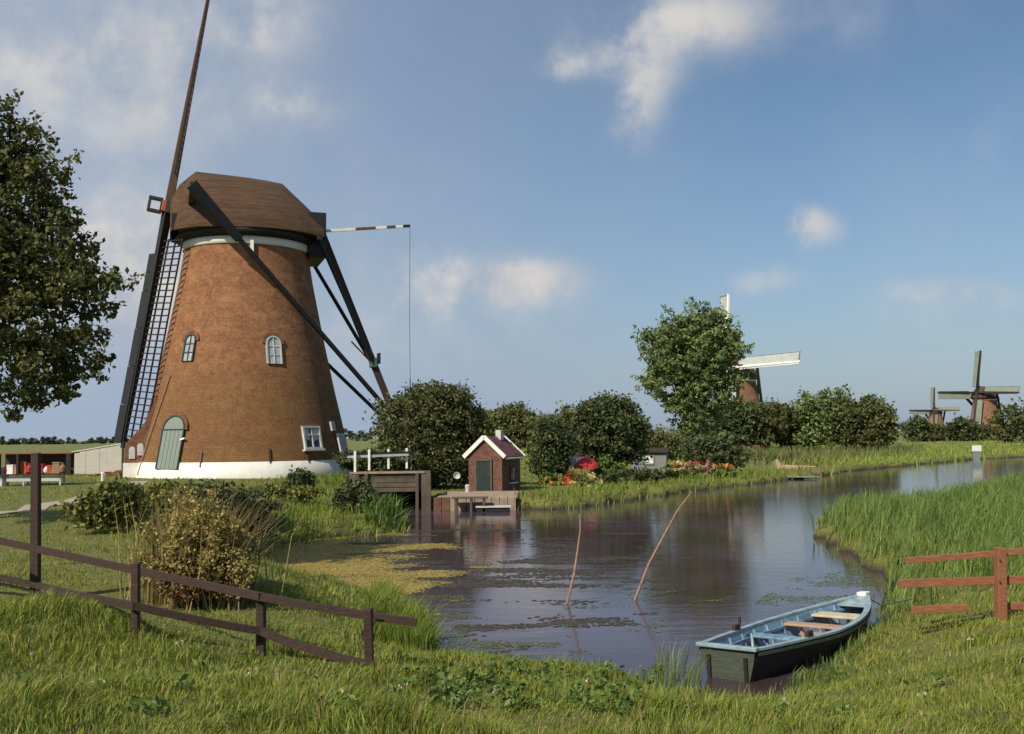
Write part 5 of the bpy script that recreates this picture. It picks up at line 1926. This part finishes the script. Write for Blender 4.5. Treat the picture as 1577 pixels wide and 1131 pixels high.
def float_cells(name, poly, cell, thr, mat, label, seed, keep=1.0, size=1.0, lift=.006, scale=.5, stretch=(1, 1.6), fade=None):
    g = np.random.default_rng(seed)
    poly = np.array(poly)
    lo, hi = poly.min(0), poly.max(0)
    xs_, ys_ = np.arange(lo[0], hi[0], cell), np.arange(lo[1], hi[1], cell)
    Xg, Yg = np.meshgrid(xs_, ys_)
    x, y = Xg.ravel(), Yg.ravel()
    ok = in_poly_px(x, y, None, poly)
    x, y = x[ok], y[ok]
    sd = sdist(x, y)
    f = fbm(x * stretch[0], y * stretch[1], scale, seed, 4) + .10 * (fbm(x, y, 5, seed + 9, 2) - .5)
    if fade is not None:
        f = f + fade(x, y, sd)
    ok = (f > thr) & (sd < .3) & (g.random(len(x)) < keep * np.clip((f - thr) * 6 + .22, 0, 1))
    x, y = x[ok] + cell * g.normal(size=ok.sum()) * .25, y[ok] + cell * g.normal(size=ok.sum()) * .25
    n = len(x)
    s = cell * size * (.40 + .3 * g.random(n))
    a = g.random(n) * .8
    c_, s_ = np.cos(a) * s * 1.35, np.sin(a) * s * 1.35
    z = lift + g.random(n) * .004
    v = np.stack([np.stack([x + c_, y + s_, z], 1), np.stack([x - s_, y + c_, z], 1), np.stack([x - c_, y - s_, z], 1), np.stack([x + s_, y - c_, z], 1)], 1).reshape(-1, 3)
    k = np.arange(n) * 4
    t = np.concatenate([np.stack([k, k + 1, k + 2], 1), np.stack([k, k + 2, k + 3], 1)])
    o = arrays(name, v, t, mat)
    return tag(o, label, 'water plants', kind='stuff')


# solid yellow mat at the left, thinning to the right
cen = G(430, 868, 0)
cen2 = G(620, 905, 0)
fadeL = lambda x, y, sd: .50 - .15 * np.hypot((x - cen.x) * .9, (y - cen.y) * .5) + .22 * np.exp(-(((x - cen2.x) / 1.3) ** 2 + ((y - cen2.y) / .7) ** 2))
float_cells('duckweed', X0, .05, .43, M['duck'], 'yellow-green duckweed mat in the left corner of the water', 601, fade=fadeL)
fade2 = lambda x, y, sd: .10 + .42 * np.exp(sd / 1.2)
float_cells('duckweed', box([(600, 935), (700, 900), (740, 950), (900, 1000), (1000, 1050), (900, 1062), (640, 1040)]), .04, .60, M['lily'], 'green floating weed along the near shore', 602, keep=.55, size=.75, scale=1.1, fade=lambda x, y, sd: .38 * np.exp(sd / 1.1))
float_cells('duckweed', box([(860, 980), (860, 925), (1130, 900), (1130, 930), (1000, 985)]), .05, .66, M['lily'], 'scattered green lily leaves around the foot of the sticks', 603, keep=.55, size=.75, scale=1.6, stretch=(.8, 2.0), fade=lambda x, y, sd: 0)
float_cells('duckweed', box([(1160, 930), (1220, 890), (1330, 875), (1360, 900), (1345, 930), (1230, 935)]), .05, .50, M['lily'], 'green weed floating beyond the boat bow', 604, keep=.55, size=.75, scale=1.0, fade=lambda x, y, sd: .25 * np.exp(sd / 1.5))
float_cells('water_weed', box([(400, 850), (480, 832), (640, 815), (1000, 785), (1100, 830), (1000, 960), (760, 1010), (600, 900)]), .07, .555, simple('brown_water_weed', (.055, .045, .03), .5, 4, .8, .2, coord='World'), 'brown submerged weed breaking the surface of the left water', 605, fade=lambda x, y, sd: .06 - .022 * np.hypot(x - cen2.x, (y - cen2.y - 4) * .4), scale=.7, stretch=(.6, 2.2), lift=.003)
# a few white meadow flowers
vv, tt, kk = [], [], 0
for px, py in [(278, 1010), (50, 1035), (700, 1098), (760, 1085), (905, 1070), (1205, 1100), (1490, 1000), (1330, 1050), (620, 1080), (380, 1060), (150, 1080), (520, 1100), (1420, 1090)]:
    p = GP(px, py)
    v, t = leaf_cloud([(p.x, p.y, p.z + .12, .025, .025, .015)], 10, .013, 900 + px, clump=.02, per=5)
    vv.append(v)
    tt.append(t + kk)
    kk += len(v)
tag(arrays('meadow_flowers', np.concatenate(vv), np.concatenate(tt), M['fl_white']), 'few small white flowers in the foreground grass', 'flowers', kind='stuff')
